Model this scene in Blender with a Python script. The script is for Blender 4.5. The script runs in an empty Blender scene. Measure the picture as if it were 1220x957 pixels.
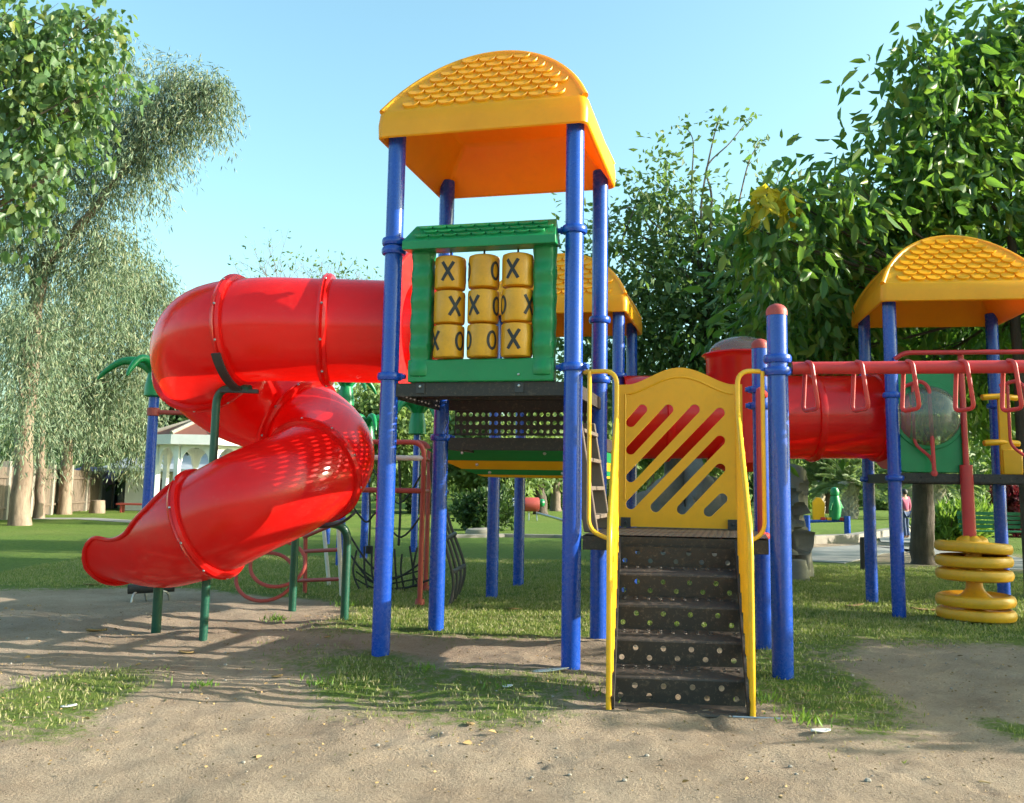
import bpy, math, random
import numpy as np
from mathutils import Vector, Matrix
random.seed(7); rng = np.random.default_rng(11)
PI = math.pi
scene = bpy.context.scene
COL = scene.collection

# ------------------------------------------------------------------ camera numbers
F = 1100.0; PITCH = math.radians(6.93); ROLL = math.radians(0.98); CH = 1.4
CAM = Vector((0, 0, CH))
fw = Vector((0, math.cos(PITCH), math.sin(PITCH)))
r0 = Vector((1, 0, 0)); u0 = Vector((0, -math.sin(PITCH), math.cos(PITCH)))
RT = math.cos(ROLL)*r0 + math.sin(ROLL)*u0
UP = math.cos(ROLL)*u0 - math.sin(ROLL)*r0
def ray(px, py): return fw + RT*((px-610)/F) + UP*((445-py)/F)
def G(px, py, z=0.0):
    v = ray(px, py); return CAM + v*((z-CH)/v.z)
def P(px, py, Y):
    v = ray(px, py); return CAM + v*(Y/v.y)

# ------------------------------------------------------------------ materials
def nt_new(name):
    m = bpy.data.materials.new(name); m.use_nodes = True
    nt = m.node_tree; nt.nodes.clear()
    out = nt.nodes.new('ShaderNodeOutputMaterial')
    return m, nt, out
def N(nt, typ, **kw):
    n = nt.nodes.new(typ)
    for k, v in kw.items():
        if k in n.inputs.keys(): n.inputs[k].default_value = v
        else: setattr(n, k, v)
    return n
def ramp(nt, fac, stops):
    n = nt.nodes.new('ShaderNodeValToRGB')
    el = n.color_ramp.elements
    while len(el) > 1: el.remove(el[-1])
    el[0].position = stops[0][0]; el[0].color = (*stops[0][1], 1) if len(stops[0][1]) == 3 else stops[0][1]
    for p, c in stops[1:]:
        e = el.new(p); e.color = (*c, 1)
    nt.links.new(fac, n.inputs[0]); return n
def noise(nt, scale, detail=5, rough=.6, coord='Object', vec=None):
    tc = nt.nodes.new('ShaderNodeTexCoord')
    n = nt.nodes.new('ShaderNodeTexNoise'); n.inputs['Scale'].default_value = scale
    n.inputs['Detail'].default_value = detail; n.inputs['Roughness'].default_value = rough
    nt.links.new(vec if vec is not None else tc.outputs[coord], n.inputs['Vector']); return n

def paint(name, col, worn=None, rough=.35, var=.12, trans=0.0, tcol=None, dirt=(.25,.2,.14), dirt_amt=.12, metal=0.0, coat=0.0, scale=3.0, bump=.02, wear_amt=.3):
    m, nt, out = nt_new(name); L = nt.links.new
    b = N(nt, 'ShaderNodeBsdfPrincipled', Metallic=metal)
    b.inputs['Coat Weight'].default_value = coat; b.inputs['Coat Roughness'].default_value = .12
    n1 = noise(nt, scale, 6, .65)
    lo = tuple(c*(1-var) for c in col); hi = tuple(min(1, c*(1+var)) for c in col)
    r1 = ramp(nt, n1.outputs[0], [(.3, lo), (.7, hi)])
    n2 = noise(nt, scale*7, 8, .75)
    r2 = ramp(nt, n2.outputs[0], [(.52, (0,0,0)), (.74, (1,1,1))])
    mx = N(nt, 'ShaderNodeMix', data_type='RGBA')
    mt = N(nt, 'ShaderNodeMath', operation='MULTIPLY'); mt.inputs[1].default_value = dirt_amt
    L(r2.outputs[0], mt.inputs[0]); L(mt.outputs[0], mx.inputs['Factor'])
    L(r1.outputs[0], mx.inputs[6]); mx.inputs[7].default_value = (*dirt, 1)
    last = mx.outputs[2]
    if worn:
        n3 = noise(nt, scale*14, 6, .7); r3 = ramp(nt, n3.outputs[0], [(.6, (0,0,0)), (.68, (1,1,1))])
        m3 = N(nt, 'ShaderNodeMath', operation='MULTIPLY'); m3.inputs[1].default_value = wear_amt
        L(r3.outputs[0], m3.inputs[0])
        mx2 = N(nt, 'ShaderNodeMix', data_type='RGBA')
        L(m3.outputs[0], mx2.inputs['Factor']); L(last, mx2.inputs[6]); mx2.inputs[7].default_value = (*worn, 1)
        last = mx2.outputs[2]
    L(last, b.inputs['Base Color'])
    rr = ramp(nt, n2.outputs[0], [(.3, (rough*.8,)*3), (.75, (min(1, rough*1.25),)*3)])
    L(rr.outputs[0], b.inputs['Roughness'])
    if bump:
        bp = N(nt, 'ShaderNodeBump'); bp.inputs['Strength'].default_value = .35; bp.inputs['Distance'].default_value = bump
        L(n1.outputs[0], bp.inputs['Height']); L(bp.outputs[0], b.inputs['Normal'])
    if trans > 0:
        t = N(nt, 'ShaderNodeBsdfTranslucent'); t.inputs[0].default_value = (*(tcol or col), 1)
        ms = N(nt, 'ShaderNodeMixShader'); ms.inputs[0].default_value = trans
        L(b.outputs[0], ms.inputs[1]); L(t.outputs[0], ms.inputs[2]); L(ms.outputs[0], out.inputs[0])
    else: L(b.outputs[0], out.inputs[0])
    return m

MB_ = {}
def mat(k): return MB_[k]
MB_['blue'] = paint('blue_post_paint', (.006,.06,.38), worn=(.25,.3,.45), rough=.27, dirt=(.2,.17,.14), dirt_amt=.05, wear_amt=.04, coat=.15, bump=.004)
MB_['red'] = paint('red_plastic', (.70,.012,.010), rough=.22, worn=(.72,.10,.08), wear_amt=.14, trans=.40, tcol=(1,.012,.006), dirt_amt=.09, var=.12, coat=.35, scale=1.3, bump=.006)
MB_['redpanel'] = paint('red_panel_plastic', (.62,.02,.02), rough=.35, trans=.1, tcol=(.9,.03,.02), bump=.004)
MB_['redpipe'] = paint('red_pipe_paint', (.5,.03,.03), worn=(.25,.1,.07), rough=.4, dirt_amt=.2, bump=.003, scale=6)
MB_['redold'] = paint('faded_red_paint', (.36,.05,.04), worn=(.4,.3,.25), rough=.55, dirt_amt=.3, bump=.003, scale=8, wear_amt=.5)
MB_['yroof'] = paint('yellow_roof_plastic', (.90,.45,.008), rough=.38, trans=.3, tcol=(1,.3,.0), dirt=(.35,.22,.08), dirt_amt=.14, var=.07, bump=.006)
MB_['yellow'] = paint('yellow_plastic', (.9,.44,.006), rough=.4, trans=.08, tcol=(1,.4,0), dirt=(.3,.2,.08), dirt_amt=.15, var=.08, bump=.006)
MB_['ydisc'] = paint('worn_yellow_plastic', (.74,.36,.012), worn=(.35,.2,.08), rough=.45, dirt_amt=.3, var=.1, bump=.006, scale=5)
MB_['ypipe'] = paint('yellow_pipe_paint', (.82,.42,.008), worn=(.3,.24,.12), rough=.36, dirt_amt=.2, bump=.003, scale=6, wear_amt=.25)
MB_['green'] = paint('green_plastic', (.006,.22,.065), rough=.35, trans=.05, tcol=(.0,.5,.1), dirt_amt=.1, var=.1, bump=.004)
MB_['darkgreen'] = paint('dark_green_paint', (.006,.075,.045), worn=(.05,.12,.09), rough=.38, dirt_amt=.2, bump=.003, scale=6)
MB_['deck'] = paint('black_coated_metal', (.022,.017,.014), worn=(.16,.11,.08), rough=.55, dirt=(.24,.17,.11), dirt_amt=.4, wear_amt=.6, bump=.004, scale=4)
MB_['tread'] = paint('dusty_tread_metal', (.04,.03,.024), worn=(.26,.19,.13), rough=.6, dirt=(.3,.21,.14), dirt_amt=.6, wear_amt=.7, bump=.004, scale=3)
MB_['bolt'] = paint('galvanised_bolt', (.45,.45,.45), rough=.35, metal=.9, bump=.001)
MB_['bracket'] = paint('black_bracket', (.03,.03,.032), rough=.5, bump=.001)
MB_['black'] = paint('black_print', (.02,.02,.02), rough=.6, var=.02, bump=.001)
MB_['white'] = paint('white_wall_paint', (.72,.72,.72), rough=.7, dirt_amt=.2, scale=1)
MB_['whitepipe'] = paint('white_pipe_paint', (.6,.58,.54), worn=(.4,.2,.12), rough=.6, dirt_amt=.3, scale=9, wear_amt=.5)
MB_['greyroof'] = paint('grey_sheet_roof', (.38,.42,.5), rough=.5, dirt_amt=.2)
MB_['tile'] = paint('red_brown_roof_tile', (.19,.065,.045), worn=(.1,.035,.03), rough=.75, dirt_amt=.35, scale=6, wear_amt=.7)
MB_['concrete'] = paint('weathered_concrete', (.2,.185,.17), worn=(.09,.08,.07), rough=.85, var=.25, dirt_amt=.5, scale=2.5, bump=.03, wear_amt=.7)
MB_['kerb'] = paint('pale_kerb_stone', (.25,.225,.19), worn=(.18,.16,.13), rough=.9, var=.2, dirt_amt=.5, scale=2, bump=.02)
MB_['wood'] = paint('fence_board_wood', (.13,.095,.07), worn=(.06,.04,.03), rough=.8, var=.25, dirt_amt=.4, scale=2.5)
MB_['rope'] = paint('black_rope', (.02,.018,.016), rough=.8, bump=.004, scale=30)
MB_['dark'] = paint('dark_interior', (.03,.03,.035), rough=.8)
MB_['purple'] = paint('purple_awning_cloth', (.2,.13,.24), rough=.8, trans=.15, tcol=(.3,.2,.35))
MB_['rubber'] = paint('black_rubber', (.025,.025,.025), worn=(.1,.085,.07), rough=.75, dirt_amt=.4, scale=8)
MB_['skin'] = paint('skin_tone', (.35,.2,.13), rough=.6, bump=0)
MB_['jacket'] = paint('pink_jacket_cloth', (.4,.08,.16), rough=.85, bump=0)
MB_['shirt'] = paint('white_shirt_cloth', (.7,.7,.72), rough=.85, bump=0)
MB_['jeans'] = paint('blue_jeans_cloth', (.04,.07,.16), rough=.9, bump=0)
MB_['hair'] = paint('dark_hair', (.015,.012,.01), rough=.6, bump=0)
MB_['benchgreen'] = paint('green_bench_paint', (.01,.16,.07), rough=.5, dirt_amt=.2)
MB_['leafdry'] = paint('dry_leaf', (.3,.2,.08), rough=.8, var=.4, scale=2, bump=0)
MB_['paper'] = paint('pale_litter', (.7,.68,.64), rough=.8, bump=0)

def clear_dome():
    m, nt, out = nt_new('clear_bubble_plastic'); L = nt.links.new
    g = N(nt, 'ShaderNodeBsdfGlossy', Roughness=.08); g.inputs[0].default_value = (.9,.95,.95,1)
    t = N(nt, 'ShaderNodeBsdfTransparent'); t.inputs[0].default_value = (.72,.78,.76,1)
    d = N(nt, 'ShaderNodeBsdfDiffuse'); d.inputs[0].default_value = (.3,.3,.25,1)
    m1 = N(nt, 'ShaderNodeMixShader'); m1.inputs[0].default_value = .38
    L(t.outputs[0], m1.inputs[1]); L(d.outputs[0], m1.inputs[2])
    fr = N(nt, 'ShaderNodeFresnel', IOR=1.5)
    m2 = N(nt, 'ShaderNodeMixShader'); L(fr.outputs[0], m2.inputs[0]); L(m1.outputs[0], m2.inputs[1]); L(g.outputs[0], m2.inputs[2])
    L(m2.outputs[0], out.inputs[0]); return m
MB_['dome'] = clear_dome()

def leafmat(name, cols, trans=.35, tcol=(.25,.45,.03), rough=.45, warm=None):
    m, nt, out = nt_new(name); L = nt.links.new
    geo = N(nt, 'ShaderNodeNewGeometry')
    n = len(cols); r = ramp(nt, geo.outputs['Random Per Island'], [(i/(n-1), c) for i, c in enumerate(cols)])
    b = N(nt, 'ShaderNodeBsdfPrincipled', Roughness=rough); b.inputs['Specular IOR Level'].default_value = .35
    L(r.outputs[0], b.inputs['Base Color'])
    t = N(nt, 'ShaderNodeBsdfTranslucent')
    mx = N(nt, 'ShaderNodeMix', data_type='RGBA', blend_type='MIX'); mx.inputs['Factor'].default_value = .6
    L(r.outputs[0], mx.inputs[6]); mx.inputs[7].default_value = (*tcol, 1); L(mx.outputs[2], t.inputs[0])
    ms = N(nt, 'ShaderNodeMixShader'); ms.inputs[0].default_value = trans
    L(b.outputs[0], ms.inputs[1]); L(t.outputs[0], ms.inputs[2]); L(ms.outputs[0], out.inputs[0]); return m
MB_['leaf_euc'] = leafmat('gum_leaf', [(.05,.09,.045),(.11,.165,.10),(.2,.26,.17),(.10,.15,.07),(.27,.26,.15),(.16,.22,.15)], .22, (.25,.36,.14), .5)
MB_['leaf_near'] = leafmat('heart_leaf', [(.055,.11,.035),(.08,.16,.045),(.13,.19,.1),(.065,.13,.05),(.1,.17,.07),(.22,.24,.06)], .36, (.3,.5,.07), .4)
MB_['leaf_teak'] = leafmat('broad_leaf', [(.03,.085,.022),(.05,.125,.025),(.08,.18,.03),(.04,.11,.045),(.10,.19,.03),(.2,.24,.04),(.10,.17,.085)], .38, (.27,.52,.04), .4)
MB_['leaf_mid'] = leafmat('small_leaf', [(.05,.09,.03),(.07,.13,.035),(.09,.16,.05),(.05,.1,.045),(.16,.19,.05)], .33, (.3,.48,.08), .5)
MB_['leaf_far'] = leafmat('far_leaf', [(.08,.13,.04),(.13,.19,.06),(.18,.25,.09),(.1,.16,.06)], .35, (.4,.55,.12), .6)
MB_['leaf_bush'] = leafmat('bush_leaf', [(.03,.06,.02),(.05,.09,.02),(.04,.08,.03)], .2, (.15,.3,.05), .5)
MB_['leaf_bright'] = leafmat('bright_leaf', [(.1,.2,.03),(.16,.27,.05),(.12,.22,.04)], .35, (.4,.6,.06), .5)
MB_['leaf_red'] = leafmat('red_leaf', [(.1,.015,.02),(.16,.02,.03),(.07,.02,.02)], .25, (.3,.02,.03), .5)
MB_['frond'] = leafmat('palm_frond', [(.11,.16,.05),(.17,.22,.09),(.24,.27,.14)], .3, (.35,.5,.12), .5)
MB_['blade'] = leafmat('grass_blade', [(.12,.16,.035),(.17,.21,.05),(.24,.25,.08),(.36,.31,.16),(.42,.36,.22)], .35, (.35,.5,.06), .5)

def barkmat(name, a, b_, patch=None, sc=6):
    m, nt, out = nt_new(name); L = nt.links.new
    tc = N(nt, 'ShaderNodeTexCoord'); mp = N(nt, 'ShaderNodeMapping'); mp.inputs['Scale'].default_value = (1,1,.25)
    L(tc.outputs['Object'], mp.inputs[0])
    n1 = noise(nt, sc, 8, .7, vec=mp.outputs[0]); st = [(.3, a), (.65, b_)]
    if patch: st.append((.78, patch))
    r = ramp(nt, n1.outputs[0], st)
    b = N(nt, 'ShaderNodeBsdfPrincipled', Roughness=.85); L(r.outputs[0], b.inputs['Base Color'])
    bp = N(nt, 'ShaderNodeBump'); bp.inputs['Distance'].default_value = .05; bp.inputs['Strength'].default_value = .7
    L(n1.outputs[0], bp.inputs['Height']); L(bp.outputs[0], b.inputs['Normal']); L(b.outputs[0], out.inputs[0]); return m
MB_['bark_euc'] = barkmat('pale_gum_bark', (.10,.06,.04), (.30,.22,.16), (.58,.52,.45), 4)
MB_['bark_dark'] = barkmat('dark_bark', (.035,.025,.018), (.1,.075,.055), None, 7)
MB_['bark_brown'] = barkmat('brown_bark', (.09,.06,.045), (.22,.17,.13), None, 8)
MB_['bark_palm'] = barkmat('palm_bark', (.17,.13,.1), (.5,.43,.35), None, 5)

def ground_mat():
    m, nt, out = nt_new('ground_soil_and_grass'); L = nt.links.new
    at = N(nt, 'ShaderNodeAttribute'); at.attribute_name = 'grassmask'
    nA = noise(nt, 9, 8, .75); nB = noise(nt, 1.3, 9, .72); nC = noise(nt, 60, 6, .7)
    a1 = N(nt, 'ShaderNodeMath', operation='SUBTRACT'); L(nA.outputs[0], a1.inputs[0]); a1.inputs[1].default_value = .5
    a2 = N(nt, 'ShaderNodeMath', operation='MULTIPLY_ADD'); L(a1.outputs[0], a2.inputs[0]); a2.inputs[1].default_value = 1.3; L(at.outputs['Fac'], a2.inputs[2])
    a3 = N(nt, 'ShaderNodeMath', operation='SUBTRACT'); L(nC.outputs[0], a3.inputs[0]); a3.inputs[1].default_value = .5
    a4 = N(nt, 'ShaderNodeMath', operation='MULTIPLY_ADD'); L(a3.outputs[0], a4.inputs[0]); a4.inputs[1].default_value = .7; L(a2.outputs[0], a4.inputs[2])
    fac = ramp(nt, a4.outputs[0], [(.36, (0,0,0)), (.62, (1,1,1))])
    dirt = ramp(nt, nB.outputs[0], [(.25, (.29,.21,.148)), (.42, (.42,.318,.23)), (.58, (.50,.388,.285)), (.78, (.57,.455,.345))])
    fine = ramp(nt, nC.outputs[0], [(.25, (.62,.6,.58)), (.5, (.95,.95,.95)), (.75, (1.1,1.1,1.1))])
    dm = N(nt, 'ShaderNodeMix', data_type='RGBA', blend_type='MULTIPLY'); dm.inputs['Factor'].default_value = 1
    L(dirt.outputs[0], dm.inputs[6]); L(fine.outputs[0], dm.inputs[7])
    gr = ramp(nt, nA.outputs[0], [(.28, (.06,.105,.02)), (.5, (.13,.21,.035)), (.72, (.21,.28,.06))])
    gm = N(nt, 'ShaderNodeMix', data_type='RGBA', blend_type='MULTIPLY'); gm.inputs['Factor'].default_value = .8
    L(gr.outputs[0], gm.inputs[6]); L(fine.outputs[0], gm.inputs[7])
    nD = noise(nt, .35, 5, .65); yl = ramp(nt, nD.outputs[0], [(.45, (0,0,0)), (.7, (.5,.5,.5))])
    gy = N(nt, 'ShaderNodeMix', data_type='RGBA'); L(yl.outputs[0], gy.inputs['Factor']); L(gm.outputs[2], gy.inputs[6]); gy.inputs[7].default_value = (.22,.24,.06,1)
    mx = N(nt, 'ShaderNodeMix', data_type='RGBA'); L(fac.outputs[0], mx.inputs['Factor']); L(dm.outputs[2], mx.inputs[6]); L(gy.outputs[2], mx.inputs[7])
    b = N(nt, 'ShaderNodeBsdfPrincipled', Roughness=.95); b.inputs['Specular IOR Level'].default_value = .15
    L(mx.outputs[2], b.inputs['Base Color'])
    ad = N(nt, 'ShaderNodeMath', operation='ADD'); L(nA.outputs[0], ad.inputs[0]); L(nC.outputs[0], ad.inputs[1])
    bp = N(nt, 'ShaderNodeBump'); bp.inputs['Distance'].default_value = .06; bp.inputs['Strength'].default_value = 1.0
    L(ad.outputs[0], bp.inputs['Height']); L(bp.outputs[0], b.inputs['Normal']); L(b.outputs[0], out.inputs[0]); return m
MB_['ground'] = ground_mat()
MB_['path'] = paint('path_concrete', (.25,.24,.225), worn=(.17,.15,.14), rough=.9, var=.15, dirt_amt=.4, scale=1.2)

# ------------------------------------------------------------------ mesh builder
class MB:
    def __init__(s): s.v = []; s.f = []; s.m = []
    def add(s, vs, fs, mi=0):
        o = len(s.v); s.v += [tuple(p) for p in vs]
        for f in fs: s.f.append(tuple(i+o for i in f)); s.m.append(mi)
    def hexa(s, p, mi=0):   # 8 points: bottom 4 ccw, top 4
        s.add(p, [(3,2,1,0),(4,5,6,7),(0,1,5,4),(1,2,6,5),(2,3,7,6),(3,0,4,7)], mi)
    def box(s, c, d, rz=0, M=None, mi=0):
        cx, cy, cz = c; a, b, h = d[0]/2, d[1]/2, d[2]/2
        q = [Vector((x,y,z)) for z in (-h,h) for x,y in ((-a,-b),(a,-b),(a,b),(-a,b))]
        R = M if M is not None else Matrix.Rotation(rz, 3, 'Z')
        s.hexa([R @ p + Vector(c) for p in q], mi)
    def tube(s, path, r, n=12, cap=True, mi=0, closed=False):
        P_ = [Vector(p) for p in path]; K = len(P_)
        rs = r if hasattr(r, '__len__') else [r]*K
        T = []
        for i in range(K):
            if closed: t = P_[(i+1)%K]-P_[i-1]
            else: t = P_[min(i+1,K-1)]-P_[max(i-1,0)]
            T.append(t.normalized())
        a = Vector((0,0,1)) if abs(T[0].z) < .9 else Vector((1,0,0))
        x = T[0].cross(a).normalized(); vs = []
        for i in range(K):
            x = (x - T[i]*x.dot(T[i])).normalized(); y = T[i].cross(x)
            for k in range(n):
                an = 2*PI*k/n; vs.append(P_[i] + x*(math.cos(an)*rs[i]) + y*(math.sin(an)*rs[i]))
        fs = []
        for i in range(K if closed else K-1):
            j = (i+1) % K
            for k in range(n):
                l = (k+1) % n; fs.append((i*n+k, i*n+l, j*n+l, j*n+k))
        if cap and not closed:
            fs.append(tuple(range(n-1,-1,-1))); fs.append(tuple((K-1)*n+k for k in range(n)))
        s.add(vs, fs, mi)
    def lathe(s, prof, c=(0,0,0), n=24, axis=None, mi=0, close=False):
        c = Vector(c); ax = Vector(axis).normalized() if axis is not None else Vector((0,0,1))
        a = Vector((1,0,0)) if abs(ax.x) < .9 else Vector((0,1,0))
        x = (a-ax*a.dot(ax)).normalized(); y = ax.cross(x); vs = []; fs = []
        for r_, h in prof:
            for k in range(n):
                an = 2*PI*k/n; vs.append(c + ax*h + x*(r_*math.cos(an)) + y*(r_*math.sin(an)))
        K = len(prof)
        for i in range(K-1 if not close else K):
            j = (i+1) % K
            for k in range(n):
                l = (k+1) % n; fs.append((i*n+k, i*n+l, j*n+l, j*n+k))
        s.add(vs, fs, mi)
    def prism(s, poly, O, X, Y, thick, mi=0):   # convex or simple polygon in plane O + x X + y Y, extruded along X x Y
        O = Vector(O); X = Vector(X); Y = Vector(Y); Z = X.cross(Y).normalized()*thick; n = len(poly)
        vs = [O + X*a + Y*b for a, b in poly] + [O + X*a + Y*b + Z for a, b in poly]
        fs = [tuple(range(n-1,-1,-1)), tuple(range(n, 2*n))] + [(i, (i+1)%n, n+(i+1)%n, n+i) for i in range(n)]
        s.add(vs, fs, mi)
    def perf(s, O, X, Y, w, h, nx, ny, r, t=.006, stagger=False, mi=0, margin=.0, skip=None):  # plate with real round holes
        O = Vector(O); X = Vector(X).normalized(); Y = Vector(Y).normalized(); Z = X.cross(Y)
        cw, ch = w/nx, h/ny; K = 12
        for j in range(ny):
            for i in range(nx):
                cx, cy = (i+.5)*cw, (j+.5)*ch
                sq = []
                for k in range(K):
                    an = 2*PI*(k+.5)/K; dx, dy = math.cos(an), math.sin(an)
                    m_ = max(abs(dx), abs(dy)); sq.append((cx+dx/m_*cw/2, cy+dy/m_*ch/2))
                # corners are at k where |dx|==|dy|; insert exact corners
                ox = (cw*.12 if (j % 2) else -cw*.12) if stagger else 0
                oy = (ch*.22 if (i % 2) else -ch*.22) if stagger else 0
                if skip and skip(i, j):
                    q = [(cx-cw/2,cy-ch/2),(cx+cw/2,cy-ch/2),(cx+cw/2,cy+ch/2),(cx-cw/2,cy+ch/2)]
                    for zz in (0, t): s.add([O+X*a+Y*b+Z*zz for a, b in q], [(0,1,2,3)], mi)
                    continue
                K2 = 16; outer = []; inner = []
                for k in range(K2):
                    an = 2*PI*k/K2 + PI/4; dx, dy = math.cos(an), math.sin(an); m_ = max(abs(dx), abs(dy))
                    outer.append((cx+dx/m_*cw/2, cy+dy/m_*ch/2)); inner.append((cx+ox+dx*r, cy+oy+dy*r))
                vs = [O+X*a+Y*b for a, b in outer] + [O+X*a+Y*b for a, b in inner] + [O+X*a+Y*b+Z*t for a, b in outer] + [O+X*a+Y*b+Z*t for a, b in inner]
                fs = []
                for k in range(K2):
                    l = (k+1) % K2
                    fs += [(k, K2+k, K2+l, l), (2*K2+k, 2*K2+l, 3*K2+l, 3*K2+k), (K2+k, 3*K2+k, 3*K2+l, K2+l)]
                s.add(vs, fs, mi)
    def build(s, name, mats, parent=None, smooth=True, angle=38, bevel=0, solid=0, sub=0, label=None):
        me = bpy.data.meshes.new(name); me.from_pydata(s.v, [], s.f); me.update()
        if not isinstance(mats, (list, tuple)): mats = [mats]
        for k in mats: me.materials.append(MB_[k])
        if len(mats) > 1: me.polygons.foreach_set('material_index', s.m)
        if smooth:
            me.shade_smooth(); me.set_sharp_from_angle(angle=math.radians(angle))
        o = bpy.data.objects.new(name, me); COL.objects.link(o)
        if parent: o.parent = parent
        if solid:
            md = o.modifiers.new('solid', 'SOLIDIFY'); md.thickness = solid
        if bevel:
            md = o.modifiers.new('bevel', 'BEVEL'); md.width = bevel; md.segments = 2; md.limit_method = 'ANGLE'; md.angle_limit = math.radians(40); md.harden_normals = False
        if sub:
            md = o.modifiers.new('sub', 'SUBSURF'); md.levels = sub; md.render_levels = sub
        if label: o['label'] = label
        return o

def thing(name, label, cat, loc=(0,0,0), rz=0, group=None):
    o = bpy.data.objects.new(name, None); COL.objects.link(o); o.empty_display_size = .2
    o.location = loc; o.rotation_euler = (0,0,rz); o['label'] = label; o['category'] = cat
    if group: o['group'] = group
    return o
def tag(o, label=None, cat=None, group=None, kind=None):
    for k, v in (('label',label),('category',cat),('group',group),('kind',kind)):
        if v: o[k] = v
    return o
def copy_tree(o, parent=None):
    c = o.copy(); COL.objects.link(c)
    if parent: c.parent = parent
    for ch in list(o.children): copy_tree(ch, c)
    return c
def smooth_path(pts, k=8, closed=False):
    P_ = [Vector(p) for p in pts]; n = len(P_); out = []
    for i in range(n if closed else n-1):
        if closed: a, b, c, d = P_[i-1], P_[i], P_[(i+1)%n], P_[(i+2)%n]
        else: a, b, c, d = P_[max(i-1,0)], P_[i], P_[i+1], P_[min(i+2,n-1)]
        for j in range(k):
            t = j/k
            out.append(.5*((2*b)+(c-a)*t+(2*a-5*b+4*c-d)*t*t+(3*b-a-3*c+d)*t**3))
    if not closed: out.append(P_[-1])
    return out
def round_poly(pts, r=.05, k=5, closed=False):   # round the corners of a 3D polyline
    P_ = [Vector(p) for p in pts]; n = len(P_); out = []
    for i in range(n):
        if not closed and i in (0, n-1): out.append(P_[i]); continue
        a, b, c = P_[i-1], P_[i], P_[(i+1)%n]
        d1 = (a-b); d2 = (c-b); rr = min(r, d1.length*.49, d2.length*.49)
        s_, e_ = b+d1.normalized()*rr, b+d2.normalized()*rr
        for j in range(k+1):
            t = j/k; out.append(s_*(1-t)**2 + b*2*t*(1-t) + e_*t*t)
    return out

# ------------------------------------------------------------------ ground
def vnoise(x, y, s, seed=0):
    x = np.asarray(x)*s; y = np.asarray(y)*s
    xi = np.floor(x).astype(int); yi = np.floor(y).astype(int); xf = x-xi; yf = y-yi
    def h(a, b):
        n = (a*374761393 + b*668265263 + seed*1442695) & 0x7fffffff
        n = ((n ^ (n >> 13))*1274126177) & 0x7fffffff
        return ((n ^ (n >> 16)) & 0xffff)/65535.0
    u = xf*xf*(3-2*xf); v = yf*yf*(3-2*yf)
    return (h(xi,yi)*(1-u)+h(xi+1,yi)*u)*(1-v) + (h(xi,yi+1)*(1-u)+h(xi+1,yi+1)*u)*v
def fbm(x, y, s, seed=0):
    return .5*vnoise(x,y,s,seed)+.3*vnoise(x,y,s*2.1,seed+1)+.2*vnoise(x,y,s*4.3,seed+2)
PATCH = []
def patch(x0, x1, y0, y1, amp):   # pixel box on the photo's ground -> world ellipse
    a = G((x0+x1)/2, y0); b = G((x0+x1)/2, y1); l = G(x0, (y0+y1)/2); r = G(x1, (y0+y1)/2); c = (a+b)/2
    PATCH.append((G((x0+x1)/2,(y0+y1)/2).x, c.y, abs(r.x-l.x)/2, abs(a.y-b.y)/2, amp))
patch(-40,160,790,885,.66); patch(340,730,775,868,.58); patch(890,1070,775,885,.66); patch(240,470,765,800,.35)
patch(470,690,722,760,.55); patch(350,470,735,760,.45); patch(900,1010,735,790,.35); patch(930,1230,700,752,.5)
patch(930,1240,640,684,-.75); patch(20,220,700,742,-.6); patch(1180,1260,850,900,.6); patch(170,420,712,745,-.6)
patch(500,690,765,800,-.35); patch(20,160,860,900,.3); patch(380,450,800,830,.2); patch(560,700,840,875,.15)
def gmask(x, y):
    lim = 8.9 + 2.9/(1+np.exp((x+1.9)*2.2)) + .5*(fbm(x,y,.6,3)-.5)*2
    m = 1/(1+np.exp(-(y-lim)*2.6))
    for cx, cy, rx, ry, a in PATCH:
        d = ((x-cx)/rx)**2 + ((y-cy)/max(ry,.25))**2
        m = m + a*np.exp(-d*d*.7)
    return np.clip(m, 0, 1)
def gheight(x, y):
    near = np.exp(-((x/9)**2+((y-8)/8)**2))
    return near*((fbm(x,y,1.1,9)-.5)*.08 + (fbm(x,y,4.2,12)-.5)*.034 + (fbm(x,y,13,15)-.5)*.014) + (gmask(x,y)-.3)*.012*near
FP = []
_r = np.random.default_rng(5)
for _k in range(90):
    FP.append((_r.uniform(-5.5,5.5), _r.uniform(4.6,9.6), _r.uniform(0,PI), _r.uniform(.07,.15), _r.uniform(.04,.07), _r.uniform(.006,.015)))
FP += [(-2.9,9.2,.2,.9,.45,.05),(-.3,8.3,.1,.7,.35,.04),(1.1,5.6,.0,.6,.25,.03),(.5,8.1,.4,.35,.25,.03)]
_gh0 = gheight
def gheight(x, y):
    z = _gh0(x, y)
    for cx, cy, a, l, w, d in FP:
        u = (x-cx)*math.cos(a)+(y-cy)*math.sin(a); v = -(x-cx)*math.sin(a)+(y-cy)*math.cos(a)
        q = (u/l)**2+(v/w)**2
        z = z - d*np.exp(-q*q) + d*.5*np.exp(-(np.sqrt(q)-1.5)**2*6)
    return z
def axis(lo, hi, flo, fhi, st):
    a = list(np.arange(flo, fhi, st)); s_ = st; v = flo
    left = []
    while v > lo: s_ *= 1.16; v -= s_; left.append(v)
    s_ = st; v = a[-1]; right = []
    while v < hi: s_ *= 1.16; v += s_; right.append(v)
    return np.array(left[::-1]+a+right)
xs = axis(-400, 400, -6.2, 6.2, .035); ys = axis(-60, 600, 4.4, 11, .035)
X, Y = np.meshgrid(xs, ys); Z = gheight(X, Y); nx, ny = len(xs), len(ys)
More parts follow.
